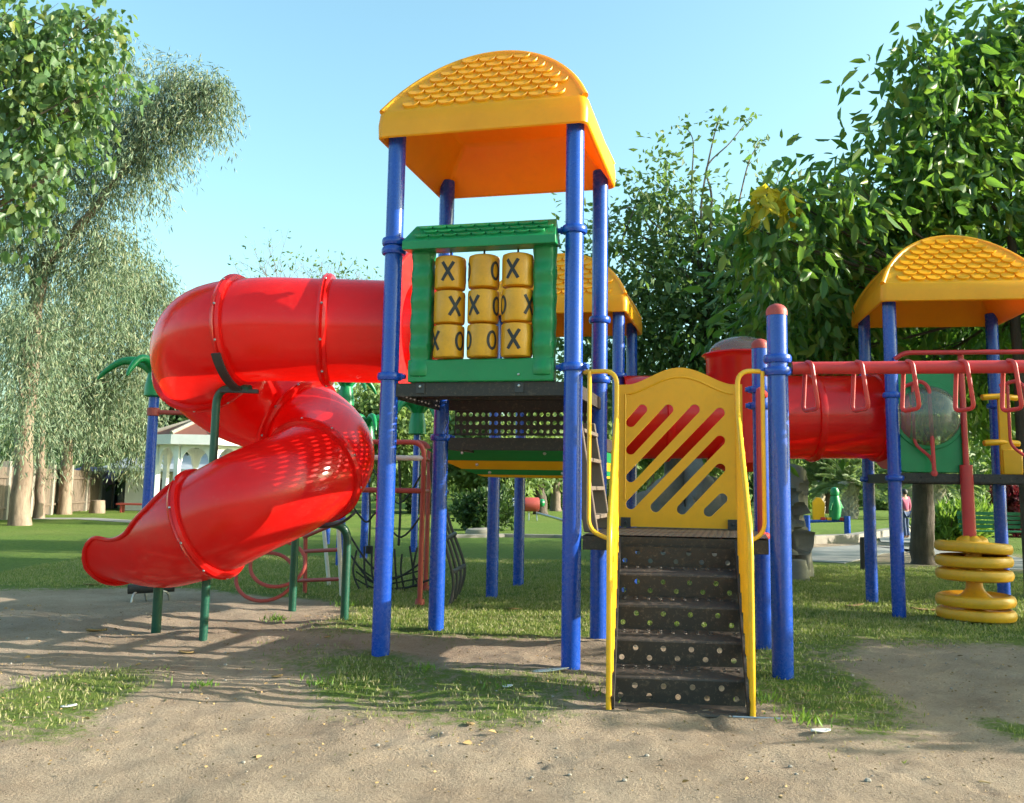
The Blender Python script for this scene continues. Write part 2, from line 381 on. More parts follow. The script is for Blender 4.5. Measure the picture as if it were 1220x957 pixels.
def grid_mesh(name, X, Y, Z):
    h, w = X.shape; me = bpy.data.meshes.new(name)
    co = np.stack([X, Y, Z], -1).reshape(-1, 3).astype(np.float32)
    idx = np.arange(h*w).reshape(h, w)
    f = np.stack([idx[:-1,:-1], idx[:-1,1:], idx[1:,1:], idx[1:,:-1]], -1).reshape(-1, 4)
    me.vertices.add(len(co)); me.vertices.foreach_set('co', co.ravel())
    me.loops.add(f.size); me.loops.foreach_set('vertex_index', f.ravel().astype(np.int32))
    me.polygons.add(len(f)); me.polygons.foreach_set('loop_start', np.arange(0, f.size, 4, dtype=np.int32))
    me.polygons.foreach_set('use_smooth', np.ones(len(f), bool)); me.update(calc_edges=True); me.validate()
    return me
me = grid_mesh('ground', X, Y, Z)
at = me.attributes.new('grassmask', 'FLOAT', 'POINT'); at.data.foreach_set('value', gmask(X, Y).ravel().astype(np.float32))
me.materials.append(MB_['ground'])
g_ = bpy.data.objects.new('ground', me); COL.objects.link(g_); tag(g_, 'sandy playground soil running into mown lawn', kind='structure')

# paths
def strip(name, pts, w, z, h, m, label):
    b = MB(); P_ = [Vector((p[0], p[1], 0)) for p in pts]; n = len(P_); L_, R_ = [], []
    for i in range(n):
        t = (P_[min(i+1,n-1)]-P_[max(i-1,0)]).normalized(); s = Vector((-t.y, t.x, 0))
        L_.append(P_[i]+s*w/2); R_.append(P_[i]-s*w/2)
    for i in range(n-1):
        q = [R_[i], R_[i+1], L_[i+1], L_[i]]
        b.hexa([(p.x,p.y,z-.05) for p in q]+[(p.x,p.y,z+h) for p in q])
    o = b.build(name, m, smooth=False, bevel=.01 if h > .05 else 0); return tag(o, label, kind='structure')
def gp(*pp): return [G(*p) for p in pp]
strip('garden_path', gp((945,668),(1000,657),(1060,653),(1110,655),(1180,668),(1240,680)), 2.0, .0, .012, 'path', 'pale concrete path crossing the park behind the towers')
strip('garden_kerb', gp((900,651),(965,648),(1015,646),(1050,640),(1085,633)), .35, 0, .22, 'kerb', 'pale raised kerb stones edging the path')
strip('lawn_kerb', gp((540,641),(600,640),(660,641),(720,643),(780,645)), .2, 0, .09, 'concrete', 'grey kerb line crossing the lawn behind the main tower')
strip('far_path', gp((40,618),(100,618),(150,621),(215,625),(300,630)), 1.2, .0, .012, 'path', 'narrow grey path on the far left lawn')
strip('east_path', gp((1085,648),(1075,640),(1105,635),(1180,632)), 1.5, .02, .012, 'path', 'branch of the pale path by the palms')

# ------------------------------------------------------------------ leaves (vectorised)
def leaf_object(name, pos, ax, L, W, m, parent=None, six=False, fold=.25, loc=None):
    n = len(pos); ax = ax/np.linalg.norm(ax, axis=1, keepdims=True)
    rnd = rng.normal(size=(n,3)); side = np.cross(ax, rnd); side /= np.linalg.norm(side, axis=1, keepdims=True)+1e-9
    nor = np.cross(side, ax); L = L[:,None]; W = W[:,None]
    if loc is not None: pos = pos - np.array(loc)[None]
    if six:
        v = np.stack([pos, pos+ax*L*.3+side*W*.5+nor*W*fold, pos+ax*L*.68+side*W*.38+nor*W*fold*.6, pos+ax*L-nor*L*.1,
                      pos+ax*L*.68-side*W*.38+nor*W*fold*.6, pos+ax*L*.3-side*W*.5+nor*W*fold], 1)
        f = np.array([[0,1,2,3],[0,3,4,5]]); K = 6; q = 4
    else:
        v = np.stack([pos, pos+ax*L*.45+side*W*.5+nor*W*fold, pos+ax*L, pos+ax*L*.45-side*W*.5+nor*W*fold], 1)
        f = np.array([[0,1,2],[0,2,3]]); K = 4; q = 3
    me = bpy.data.meshes.new(name); co = v.reshape(-1,3).astype(np.float32)
    F_ = (f[None]+(np.arange(n)*K)[:,None,None]).reshape(-1, q).astype(np.int32)
    me.vertices.add(len(co)); me.vertices.foreach_set('co', co.ravel())
    me.loops.add(F_.size); me.loops.foreach_set('vertex_index', F_.ravel())
    me.polygons.add(len(F_)); me.polygons.foreach_set('loop_start', np.arange(0, F_.size, q, dtype=np.int32))
    me.update(calc_edges=True); me.materials.append(MB_[m])
    o = bpy.data.objects.new(name, me); COL.objects.link(o)
    if parent: o.parent = parent
    return o
def clump_leaves(clumps, per, twig=14, twlen=.5, droop=.5, jit=.08, leafdroop=.4, shell=.45):
    """clumps: (centre, rx, ry, rz, weight). returns positions and axes; leaves sit along short twigs"""
    Ps, As = [], []
    for c, rx, ry, rz, wgt in clumps:
        nt_ = max(3, int(per*wgt/twig))
        d = rng.normal(size=(nt_,3)); d /= np.linalg.norm(d, axis=1, keepdims=True)
        r = rng.uniform(0,1,(nt_,1))**shell
        lump = 1+.35*np.sin(d[:,:1]*5+c[0])*np.cos(d[:,2:3]*6+c[2]*2)+rng.normal(size=(nt_,1))*.12
        t0 = np.array(c)[None] + d*r*lump*np.array([rx,ry,rz])[None]
        td = d*.8 + rng.normal(size=(nt_,3))*.5; td[:,2] -= droop; td /= np.linalg.norm(td, axis=1, keepdims=True)
        s = rng.uniform(0,1,(nt_,twig,1))*twlen
        p = t0[:,None]+td[:,None]*s; p[:,:,2:3] -= (s**2)*droop*.8
        p = p + rng.normal(size=p.shape)*jit
        a = td[:,None]*.6 + rng.normal(size=p.shape)*.55; a[:,:,2] -= leafdroop
        Ps.append(p.reshape(-1,3)); As.append(a.reshape(-1,3))
    return np.concatenate(Ps), np.concatenate(As)

def tree(name, label, base, trunk_pts, r_base, r_top, clumps, per, leafL, leafW, lm, bm_, group=None, six=False, cat='tree', limb=.35, limbs=True, **kw):
    base = Vector(base); t = thing(name, label, cat, base, 0, group)
    b = MB(); pts = [Vector(p)-base for p in trunk_pts]
    sp = smooth_path(pts, 6); n = len(sp)
    sp = [p + Vector((random.uniform(-1,1),random.uniform(-1,1),0))*r_base*.12*(0 if i == 0 else 1) for i, p in enumerate(sp)]
    rs = [r_base+(r_top-r_base)*(i/(n-1))**.8 for i in range(n)]; rs[0] *= 1.22
    if n > 2: rs[1] *= 1.12
    b.tube(sp, rs, 10)
    if limbs:
        for c, rx, ry, rz, w in clumps:
            c_ = Vector(c)-base
            # leave the trunk a little below the clump
            zt = c_.z - .6*math.hypot(c_.x-sp[-1].x, c_.y-sp[-1].y) - rz*.3
            k = min(range(n), key=lambda i: abs(sp[i].z-max(zt, sp[n//3].z)))
            a = sp[k]; mid = a.lerp(c_, .5)+Vector((random.uniform(-.2,.2),random.uniform(-.2,.2),-.12))*(c_-a).length*.4
            rl = max(rs[k]*limb, .012); lp = smooth_path([a, mid, c_], 5)
            b.tube(lp, [rl*(1-.75*i/(len(lp)-1)) for i in range(len(lp))], 6)
            for q in range(5):
                e = c_ + Vector((random.gauss(0,1)*rx, random.gauss(0,1)*ry, random.gauss(0,1)*rz))*.55
                s_ = lp[random.randint(4, len(lp)-1)]
                b.tube([s_, s_.lerp(e,.5)+Vector((0,0,-.05*rz)), e], [rl*.32, rl*.2, rl*.07], 4)
    b.build('trunk', bm_, t)
    p, a = clump_leaves(clumps, per, **kw); m_ = len(p)
    s = rng.uniform(.5,1.3,m_)
    leaf_object('crown', p, a, leafL*s, leafW*s, lm, t, six=six, loc=base)
    return t
def pc(px, py, Y, rpx, rpy, depth=None, w=1.0):
    c = P(px, py, Y); k = Y/F; return (tuple(c), rpx*k, (depth if depth else (rpx+rpy)/2*k), rpy*k, w)

exec_parts = []
# ------------------------------------------------------------------ play towers
YAW = math.radians(-14); UV = Vector((math.cos(YAW), math.sin(YAW), 0)); VV = Vector((-math.sin(YAW), math.cos(YAW), 0))
HW, HD = .79, .71; PR = .076
def clamp_bm(b, z, x=0, y=0, r=PR, dirs=()):
    b.lathe([(r+.001,z-.035),(r+.022,z-.03),(r+.03,z-.012),(r+.03,z+.012),(r+.022,z+.03),(r+.001,z+.035)], (x,y,0), 20)
    for a in dirs:
        d = Vector((math.cos(a), math.sin(a), 0)); c = Vector((x,y,z))
        b.tube([c+d*(r+.01), c+d*(r+.065)], .022, 8)
        b.tube([c+d*(r+.03)+Vector((0,0,-.03)), c+d*(r+.03)+Vector((0,0,.03))], .012, 6)
def post(parent, x, y, z0, z1, clamps=(), r=PR, cap=None, m='blue', nm='post'):
    b = MB(); prof = [(r, z0), (r, z1)]
    b.lathe([(.0,z0),(r,z0)]+[(r, z0+(z1-z0)*i/6) for i in range(1,7)]+([(r*.9,z1+.008),(0,z1+.01)] if not cap else []), (x,y,0), 24)
    o = b.build(nm, m, parent)
    if cap:
        c = MB(); c.lathe([(r+.004,z1-.03),(r+.004,z1)]+[((r+.004)*math.cos(a), z1+(r+.004)*.8*math.sin(a)) for a in np.linspace(.1,PI/2,7)], (x,y,0), 24)
        c.build('cap', cap, o)
    for cz, dirs in clamps:
        c = MB(); clamp_bm(c, cz, x, y, r, dirs); c.build('clamp', m, o)
    return o
def roof_part(parent, ez, w, d, H, band=.2, topd=.34, mi='yroof'):
    """barrel-shaped roof with sloping, shingled front and back"""
    b = MB(); NA = 28
    hw, hd = w/2, d/2; arc = []
    for i in range(NA+1):        # arch profile (x, t) t = 0..1 of height; a flattened arc over the band
        a = PI*i/NA; x = -math.cos(a); t = math.sin(a)**1.0
        # circular segment look
        x2 = -1+2*i/NA; seg = (math.sqrt(max(0, 1.12**2-x2*x2))-math.sqrt(1.12**2-1))/(1.12-math.sqrt(1.12**2-1))
        arc.append((x2, seg))
    def pt(xn, t, sgn, inset=0):      # surface point on front(-1)/back(+1) slope boundary
        z = ez+band+H*t; dy = hd-.03-(hd-.03-topd)*t
        return Vector(((hw-.03)*xn, sgn*dy, z))
    # band (rounded box sides) : rings
    def ring(hx, hy, z, rc=.07, k=5):
        out = []
        for (sx, sy, a0) in ((1,-1,-PI/2),(1,1,0),(-1,1,PI/2),(-1,-1,PI)):
            for j in range(k+1):
                a = a0+PI/2*j/k; out.append(Vector((sx*(hx-rc)+rc*math.cos(a), sy*(hy-rc)+rc*math.sin(a), z)))
        return out
    rings = [ring(hw-.035,hd-.035,ez+.004), ring(hw-.012,hd-.012,ez-.008), ring(hw,hd,ez+.004), ring(hw+.004,hd+.004,ez+band*.5), ring(hw-.006,hd-.006,ez+band-.03), ring(hw-.022,hd-.022,ez+band-.004), ring(hw-.04,hd-.04,ez+band+.003)]
    n = len(rings[0]); vs = [p for r_ in rings for p in r_]; fs = []
    for i in range(len(rings)-1):
        for k in range(n): l = (k+1)%n; fs.append((i*n+k, i*n+l, (i+1)*n+l, (i+1)*n+k))
    b.add(vs, fs)
    # barrel surface between front edge and back edge
    vs = []
    for xn, t in arc: 
        f_, k_ = pt(xn,t,-1), pt(xn,t,1)
        for j in range(5): vs.append(f_.lerp(k_, j/4))
    fs = [(i*5+j, (i+1)*5+j, (i+1)*5+j+1, i*5+j+1) for i in range(NA) for j in range(4)]
    b.add(vs, fs)
    # front / back sloping faces
    for sg in (-1, 1):
        R_ = 8; vs = []
        for xn, t in arc:
            for j in range(R_+1): vs.append(pt(xn, t*j/R_, sg))
        fs = []
        for i in range(NA):
            for j in range(R_):
                q = (i*(R_+1)+j, (i+1)*(R_+1)+j, (i+1)*(R_+1)+j+1, i*(R_+1)+j+1)
                fs.append(q if sg < 0 else q[::-1])
        b.add(vs, fs)
        # rounded rim along the arch
        e = [pt(xn, t, sg)+Vector((0, -sg*.012, -.006)) for xn, t in arc]
        b.tube(e, .03, 8)
        # shingles in staggered rows
        rows = 8; sw = (hw*2)/11.5
        nrm = (Vector((0, sg*H, 0)) + Vector((0,0,hd-.03-topd))).normalized()
        for rI in range(rows):
            t0 = .03+rI*.112; th = .125
            def half(t): return max([abs(x) for x, s_ in arc if s_ >= t] or [0])
            wmax = half(min(1, t0+.085))*hw-.03
            off = (rI % 2)*sw/2; k = int(wmax/sw)+2
            for i in range(-k, k+1):
                cx = i*sw+off
                if abs(cx)+sw*.28 > wmax: continue
                def q(xo, t): 
                    z = ez+band+H*t; dy = hd-.03-(hd-.03-topd)*t; return Vector((cx+xo, sg*dy, z))
                top = []; bot = []; K = 8
                for j in range(K+1):
                    a = PI*j/K; xo = -math.cos(a)*sw*.5; tt = t0+th*.72-math.sin(a)**.8*th*.72
                    bot.append(q(xo*1.04, tt-.006)-nrm*.002); top.append(q(xo*.96, tt)+nrm*.02)
                up = [q(-sw*.5, t0+th*.98)+nrm*.001, q(sw*.5, t0+th*.98)+nrm*.001]
                vs = bot+top+up; fs = [(j, j+1, K+1+j+1, K+1+j) for j in range(K)]
                fs.append(tuple(range(K+1, 2*K+2))+(2*K+3, 2*K+2))
                if sg > 0: fs = [f[::-1] for f in fs]
                b.add(vs, fs)
    rf_ = b.build('roof', mi, parent, angle=34)
    s = MB(); lv = [(hw-.03,hd-.03,ez+.0),(hw-.05,hd-.05,ez+.03),(hw*.62,hd*.62,ez+band+H*.28),(hw*.5,hd*.45,ez+band+H*.31)]
    vs = []
    for a_,c_,z_ in lv: vs += [Vector((-a_,-c_,z_)),Vector((a_,-c_,z_)),Vector((a_,c_,z_)),Vector((-a_,c_,z_))]
    fs = [(i*4+k,(i+1)*4+k,(i+1)*4+(k+1)%4,i*4+(k+1)%4) for i in range(3) for k in range(4)]+[(12,15,14,13)]
    s.add(vs, fs); s.build('soffit', mi, parent, bevel=.03)
    return rf_
def deck_part(parent, z, hw=HW, hd=HD, edge=.11, nx=12, ny=14, m='deck'):
    b = MB(); b.perf((-hw,-hd,z-.006), (1,0,0), (0,1,0), 2*hw, 2*hd, nx, ny, .027, .003)
    for s in (-1,1):
        b.box((0, s*(hd+.012), z-edge/2), (2*hw-.1, .03, edge)); b.box((s*(hw+.012), 0, z-edge/2), (.03, 2*hd-.1, edge))
    b.box((0,0,z-.04),(2*hw,.04,.06)); 
    return b.build('deck', m, parent)

# ---- main tower ----
T1 = thing('play_tower', 'tall blue-posted play tower with yellow shingled roof and tic-tac-toe panel', 'play tower', (-.1, 8.29, 0), YAW)
DZ = 2.24; EZ = 4.36
A = 0
pcl = {(-1,-1): [(3.47,(A,)),(3.39,(PI/2,)),(2.3,(A,))], (1,-1): [(3.5,(PI,)),(2.36,(PI,-PI/8))], (-1,1): [(2.3,()),(1.86,(0,))], (1,1): [(3.0,()),(2.42,())]}
for (sx, sy), cl in pcl.items(): post(T1, sx*HW, sy*HD, -.1, EZ+.12, cl)
roof_part(T1, EZ, 1.84, 1.76, .70, .24, .32)
deck_part(T1, DZ)
b = MB()   # step-down deck behind with perforated riser
b.perf((-.66, HD+.04, 1.885), (1,0,0), (0,0,1), 1.5, .33, 23, 4, .021, .004, skip=lambda i,j: (j == 3 and i in (8,16,17)))
rz_ = b.build('riser', 'deck', T1)
b = MB(); b.perf((-.66, HD+.03, 1.86), (1,0,0), (0,1,0), 1.5, .9, 20, 9, .023, .003)
b.box((.08, HD+.0, 1.80), (1.56, .05, .12)); b.box((-.68, HD+.48, 1.80), (.04, .92, .12)); b.box((.84, HD+.48, 1.80), (.04,.92,.12))
b.build('lower_deck', 'deck', T1)
# brackets and bolts under the panel
for bx in (-.50, .35):
    b = MB(); b.box((bx, -HD-.033, DZ-.045), (.075,.008,.085)); br = b.build('bracket', 'bracket', T1, bevel=.002)
    b = MB(); b.lathe([(0,.012),(.010,.010),(.014,0)], (bx, -HD-.037, DZ-.03), 10, axis=(0,-1,0)); b.build('bolt', 'bolt', br)

# ---- tic tac toe panel ----
pz0, pz1 = DZ+.0, DZ+1.13
b = MB(); pw = .655; yF = -HD-.06; th = .11
def wavy(x0, x1, z0, z1, wob, n=30):
    # side pillar whose face ripples up and down
    vs = []; fs = []; K = 6
    for i in range(n+1):
        z = z0+(z1-z0)*i/n; w_ = wob*math.sin(2*PI*i/n*5.5)
        prof = [(x0+.0-w_*.35, yF+th), (x0+.005-w_*.35, yF+.02), (x0+.03, yF-.005-w_), ((x0+x1)/2, yF-.018-w_), (x1-.03, yF-.005-w_), (x1-.005+w_*.35, yF+.02), (x1+w_*.35, yF+th)]
        vs += [Vector((x,y,z)) for x,y in prof]
    K = 7
    for i in range(n):
        for j in range(K):
            l = (j+1)%K; fs.append((i*K+j, i*K+l, (i+1)*K+l, (i+1)*K+j))
    fs += [tuple(range(K))[::-1], tuple(n*K+j for j in range(K))]
    b.add(vs, fs)
px0 = -pw+.045; PW1 = 1.25
wavy(px0, px0+.19, pz0+.05, pz1+.03, .012); wavy(px0+PW1-.19, px0+PW1, pz0+.05, pz1+.03, .012)
b.box((px0+PW1/2, yF+th/2, pz0+.10), (PW1, th, .19)); b.box((px0+PW1/2, yF+th/2+.01, pz1+.04), (PW1-.03, th-.02, .09))
TT = b.build('tic_tac_toe_panel', 'green', T1, bevel=.012)
# awning on the panel with two rows of shingles
b = MB(); a0 = Vector((px0-.035, yF-.13, pz1+.055)); a1 = Vector((px0+PW1+.03, yF-.13, pz1+.055)); c0 = Vector((px0+.02, yF+.06, pz1+.235)); c1 = Vector((px0+PW1+.0, yF+.06, pz1+.235))
dn = Vector((0,0,-.075))
b.hexa([a0+dn, a1+dn, Vector((a1.x,yF+.1,pz1+.0)), Vector((a0.x,yF+.1,pz1+.0)), a0, a1, c1, c0])
nrm = (a1-a0).cross(c0-a0).normalized()
for r_ in range(3):
    for i in range(9):
        sw = 1.12/9; cx = -.56+(i+.5)*sw + (r_%2)*sw*.5-.03 + (a0.x+a1.x)/2+.03; s0 = .10+r_*.27
        K = 8; top = []; bot = []
        for j in range(K+1):
            an = PI*j/K; x = cx-math.cos(an)*sw*.5; s = s0+.14-math.sin(an)*.13
            base = Vector((0, a0.y+(c0.y-a0.y)*s, a0.z+(c0.z-a0.z)*s)); base.x = x
            bot.append(base-nrm*.002); top.append(base+nrm*.022)
        up = []
        for x in (cx-sw*.5, cx+sw*.5):
            s = min(1, s0+.27); up.append(Vector((x, a0.y+(c0.y-a0.y)*s, a0.z+(c0.z-a0.z)*s))+nrm*.001)
        b.add(bot+top+up, [(j,j+1,K+2+j,K+1+j) for j in range(K)]+[tuple(range(K+1,2*K+2))+(2*K+3,2*K+2)])
b.build('awning', 'green', TT, bevel=.006, angle=30)
# nine drums with X and O
def drum(cx, cz, marks):
    r, h = .132, .139; cy = yF+.07; b = MB()
    b.lathe([(.02,-h-.012),(.05,-h),(r-.02,-h),(r-.004,-h+.008),(r,-h+.03),(r,h-.03),(r-.004,h-.008),(r-.02,h),(.05,h),(.02,h+.012)], (cx,cy,cz), 28)
    def stroke(p0, p1, hw_, aoff):      # p in (arc metres, z)
        n = 8; vs = []; d = Vector((p1[0]-p0[0], p1[1]-p0[1])).normalized(); nn = Vector((-d.y, d.x))*hw_
        for i in range(n+1):
            t = i/n
            for s in (-1,1):
                x = p0[0]+(p1[0]-p0[0])*t+nn.x*s; z = p0[1]+(p1[1]-p0[1])*t+nn.y*s
                a = aoff+x/r-PI/2; vs.append(Vector((cx+(r+.0025)*math.cos(a), cy+(r+.0025)*math.sin(a), cz+z)))
        b.add(vs, [(2*i, 2*i+2, 2*i+3, 2*i+1) for i in range(n)], 1)
    for ch, deg in marks:
        a = math.radians(deg)
        if ch == 'X':
            stroke((-.048,-.08),(.048,.08),.014,a); stroke((-.048,.08),(.048,-.08),.014,a)
        else:
            n = 24; vs = []
            for i in range(n):
                t = 2*PI*i/n
                for k in (0,1):
                    x = (.05-.024*k)*math.cos(t); z = (.082-.024*k)*math.sin(t); an = a+x/r-PI/2
                    vs.append(Vector((cx+(r+.0025)*math.cos(an), cy+(r+.0025)*math.sin(an), cz+z)))
            b.add(vs, [(2*i, 2*((i+1)%n), 2*((i+1)%n)+1, 2*i+1) for i in range(n)], 1)
    b.build('drum', ['ydrum','black'], TT, label=None)
MB_['ydrum'] = paint('amber_drum_plastic', (.70,.34,.012), worn=(.3,.15,.04), rough=.35, trans=.12, tcol=(1,.4,0), dirt=(.25,.15,.05), dirt_amt=.3, bump=.004, scale=8, wear_amt=.3)
cols = [px0+PW1/2-.29, px0+PW1/2+.005, px0+PW1/2+.298]; rows_ = [pz0+.93, pz0+.635, pz0+.345]
mk = [[[('X',8),('O',110),('O',-100)], [('O',-62),('O',62),('X',180)], [('X',-6),('O',120),('O',-120)]],
      [[('O',-88),('X',38),('O',150)], [('X',-22),('O',72),('O',-130)], [('O',-50),('X',62),('X',180)]],
      [[('X',-42),('O',62),('X',170)], [('O',-48),('O',52),('X',180)], [('X',2),('O',110),('O',-110)]]]
for i in range(3):
    for j in range(3): drum(cols[j], rows_[i], mk[i][j])
b = MB()
for x in cols: b.tube([(x,yF+.07,pz0+.17),(x,yF+.07,pz1+.05)], .009, 8)
b.build('axle', 'bracket', TT)
for bx in (-.50,.35):
    b = MB(); b.lathe([(0,.012),(.008,.010),(.012,0)], (bx, yF-.0, pz0+.06), 10, axis=(0,-1,0)); b.build('bolt', 'bolt', TT)

# red slide entry panel on the left side of the tower
b = MB(); poly = []
for z_ in (0,): pass
W_ = .58; Ht = 1.22
outer = [(-W_,0),(W_,0)]+[(W_*math.cos(a)**.6 if math.cos(a) > 0 else -W_*(-math.cos(a))**.6, .62+.6*math.sin(a)) for a in np.linspace(0.001, PI-.001, 21)]
inner = [(.4*math.cos(a), .5+.4*math.sin(a)) for a in np.linspace(0, 2*PI, 33)[:-1]]
def ringpanel(b, outer_fn, cz, R, n=48, x0=-HW-.05, x1=-HW+.02):
    vo, vi = [], []
    for k in range(n):
        a = 2*PI*k/n; dx, dz = math.cos(a), math.sin(a)
        lo = R
        # ray-march to the outer outline
        s = R
        while outer_fn(dx*s, cz+dz*s) and s < 2: s += .005
        vo.append((dx*s, cz+dz*s)); vi.append((dx*R, cz+dz*R))
    vs = [Vector((x0, y, DZ+z)) for y, z in vo]+[Vector((x0, y, DZ+z)) for y, z in vi]+[Vector((x1, y, DZ+z)) for y, z in vo]+[Vector((x1, y, DZ+z)) for y, z in vi]
    fs = []
    for k in range(n):
        l = (k+1)%n; fs += [(k,l,n+l,n+k),(2*n+k,3*n+k,3*n+l,2*n+l),(k,2*n+k,2*n+l,l),(n+k,n+l,3*n+l,3*n+k)]
    b.add(vs, fs)
inside = lambda y, z: z > .01 and abs(y) < .60 and z < 1.28-.25*(abs(y)/.6)**3
ringpanel(b, inside, .49, .455)
b.build('slide_entry_panel', 'redpanel', T1, bevel=.015)
# green strip panel on the right rear side
b = MB(); b.box((HW-.30, HD-.02, DZ+.40), (.07, .05, .78))
b.build('side_panel', 'green', T1, bevel=.015)

# green and yellow bowed underside beyond the lower deck
b = MB(); 
def bow(z0, z1, x0, x1, y0, y1, mi):
    pass
U1 = thing('curved_crawl_bridge', 'green and yellow bowed crawl bridge hanging under the black deck between towers', 'bridge', (.15, 10.3, 0), YAW)
for k, (m, za, zb) in enumerate((('green',1.78,1.66),('yellow',1.66,1.57),('green',1.57,1.515),('yellow',1.515,1.49))):
    b = MB(); n = 14; vs = []; fs = []
    for i in range(n+1):
        t = i/n
        for z_, in ((za,),(zb,)):
            s = (1.8-z_)/.32; L0 = -.95+ .60*s**1.7
            vs.append(Vector((L0+(.95-L0)*t, -.62+.35*s, z_)))
            vs.append(Vector((L0+(.95-L0)*t, .62-.35*s, z_)))
    for i in range(n):
        a = i*4; fs += [(a,a+4,a+6,a+2),(a+1,a+3,a+7,a+5),(a,a+1,a+5,a+4),(a+2,a+6,a+7,a+3)]
    fs += [(0,2,3,1),(4*n,4*n+1,4*n+3,4*n+2)]
    b.add(vs, fs); b.build('hull_band', m, U1, bevel=.006)
for i, (x, z_) in enumerate(((-.55,1.74),(.35,1.74),(-.42,1.62),(-.3,1.54),(.5,1.54))):
    b = MB(); y_ = -.62+.35*(1.8-z_)/.32; b.lathe([(0,.012),(.012,.012),(.02,0)], (x, y_-.002, z_), 10, axis=(0,-1,0)); b.build('bolt','bolt',U1)

# ---- rear tower and right tower share a build ----
def tower(label, loc, ez, dz, extra):
    t = thing('play_tower', label, 'play tower', loc, YAW)
    for sx in (-1,1):
        for sy in (-1,1): post(t, sx*HW, sy*HD, -.1, ez+.12, [(dz+.9,()),(dz-.06,())] if extra else [(dz+1.0,()),(dz+.1,())])
    roof_part(t, ez, 1.84, 1.84, .68, .22, .32)
    deck_part(t, dz)
    return t
T2 = tower('blue-posted tower with yellow roof standing directly behind the tic-tac-toe tower', (.733, 12.3, 0), 3.56, 1.78, False)
b = MB()
for k in range(5): b.tube([(.2+.0,-HD+.05,DZ-1.7),(.2,-HD+.05,DZ-1.7)], .01, 4)
T3 = tower('blue-posted tower with yellow roof and bubble window beside the crawl tube', (5.33, 11.27, 0), 3.6, 1.62, True); T3.rotation_euler.z = math.radians(-9.7)
# bubble panel on tower 3 (front left bay)
b = MB(); cx, cz, R = -.40, 1.62+.66, .345; n = 48; vo = []; vi = []
x0, x1, z0, z1 = -.76, -.0, 1.63, 2.82
for k in range(n):
    a = 2*PI*k/n+.001; dx, dz = math.cos(a), math.sin(a)
    s = min([((x1-cx)/dx if dx > 0 else (x0-cx)/dx), ((z1-cz)/dz if dz > 0 else (z0-cz)/dz)])
    vo.append((cx+dx*s, cz+dz*s)); vi.append((cx+dx*R, cz+dz*R))
y0, y1 = -HD-.02, -HD+.05
vs = [Vector((x,y0,z)) for x,z in vo]+[Vector((x,y0,z)) for x,z in vi]+[Vector((x,y1,z)) for x,z in vo]+[Vector((x,y1,z)) for x,z in vi]
fs = []
for k in range(n): l=(k+1)%n; fs += [(k,n+k,n+l,l),(2*n+k,2*n+l,3*n+l,3*n+k),(k,l,2*n+l,2*n+k),(n+k,3*n+k,3*n+l,n+l)]
b.add(vs, fs); b.lathe([(R+.0,-.01),(R+.045,-.01),(R+.045,.02),(R,.02)], (cx,y0,cz), 40, axis=(0,-1,0))
bp_ = b.build('bubble_panel', 'green', T3, bevel=.01)
b = MB(); b.lathe([(R*math.cos(a)+.003, R*.62*math.sin(a)) for a in np.linspace(0, PI/2-.01, 10)], (cx,y0,cz), 40, axis=(0,-1,0)); b.build('bubble_window','dome', bp_)
# red rail along the top of tower 3 and hand loops
b = MB(); b.tube(round_poly([(-HW+.02,-HD-.1,2.93),(-HW+.12,-HD-.14,3.0),(HW+.1,-HD-.14,3.0)], .08), .028, 10); b.build('top_rail','redpipe',T3)
for lx in (-.42, .60):
    b = MB(); b.tube(round_poly([(lx-.24,-HD-.06,2.62),(lx-.08,-HD-.12,2.68),(lx,-HD-.15,2.6),(lx+.02,-HD-.16,1.62)], .06), .022, 8)
    b.tube(round_poly([(lx-.16,-HD-.08,2.64),(lx-.16,-HD-.08,1.95),(lx,-HD-.12,1.80),(lx+.02,-HD-.14,1.72)], .08), .018, 8)
    b.lathe([(0,-.02),(.035,-.015),(.035,.015),(0,.02)], (lx+.02,-HD-.16,1.62), 12, axis=(0,-1,0)); b.build('hand_loop','redpipe',T3)
# yellow panel on right of tower 3
b = MB()
for z_ in (2.0, 2.55):
    b.tube([(.36,-.15,z_),(.60,-.1,z_+.02),(HW,-.05,z_)], .04, 8)
b.box((.62,-.1,2.1),(.14,.05,.95)); b.box((.68,-.12,1.78),(.22,.05,.3)); b.build('side_panel','yellow',T3, bevel=.012)
b = MB(); b.box((0,-HD-.03,1.57),(1.55,.03,.09)); 
for i in range(9): b.lathe([(0,.008),(.01,.006),(.012,0)], (-.68+i*.17,-HD-.045,1.58), 8, axis=(0,-1,0))
b.build('edge_beam','deck',T3)

# coil climber: red pole with stacked yellow discs
c = G(1163,745); c.y += .38; c.x = P(1163,740,c.y).x; c.z = 0
CC = thing('disc_climber', 'red pole climber with five worn yellow discs at its foot', 'climber', c)
b = MB(); b.tube([(-.03,0,.95),(-.03,0,1.0),(-.05,0,3.0)], .033, 12); b.tube([(-.03,0,.86),(-.04,0,1.72)], .07, 14); b.build('pole','redpipe',CC)
def disc(cz, tilt, R=.41, h=.062, hub=False):
    b = MB(); ax = Vector((tilt, tilt*.6, 1)).normalized()
    b.lathe([(0,-h*.8),(R*.5,-h*.95),(R-.05,-h),(R-.015,-h*.8),(R,-h*.3),(R,h*.3),(R-.015,h*.8),(R-.05,h),(R-.085,h*.62),(R*.4,h*.4),(.09,h*.7),(0,h*.8)], (0,0,cz), 36, axis=ax)
    if hub: b.lathe([(.2,h*.3),(.12,h+.02),(.09,.13),(.085,.2)], (0,0,cz), 16, axis=ax)
    b.build('disc','ydisc',CC)
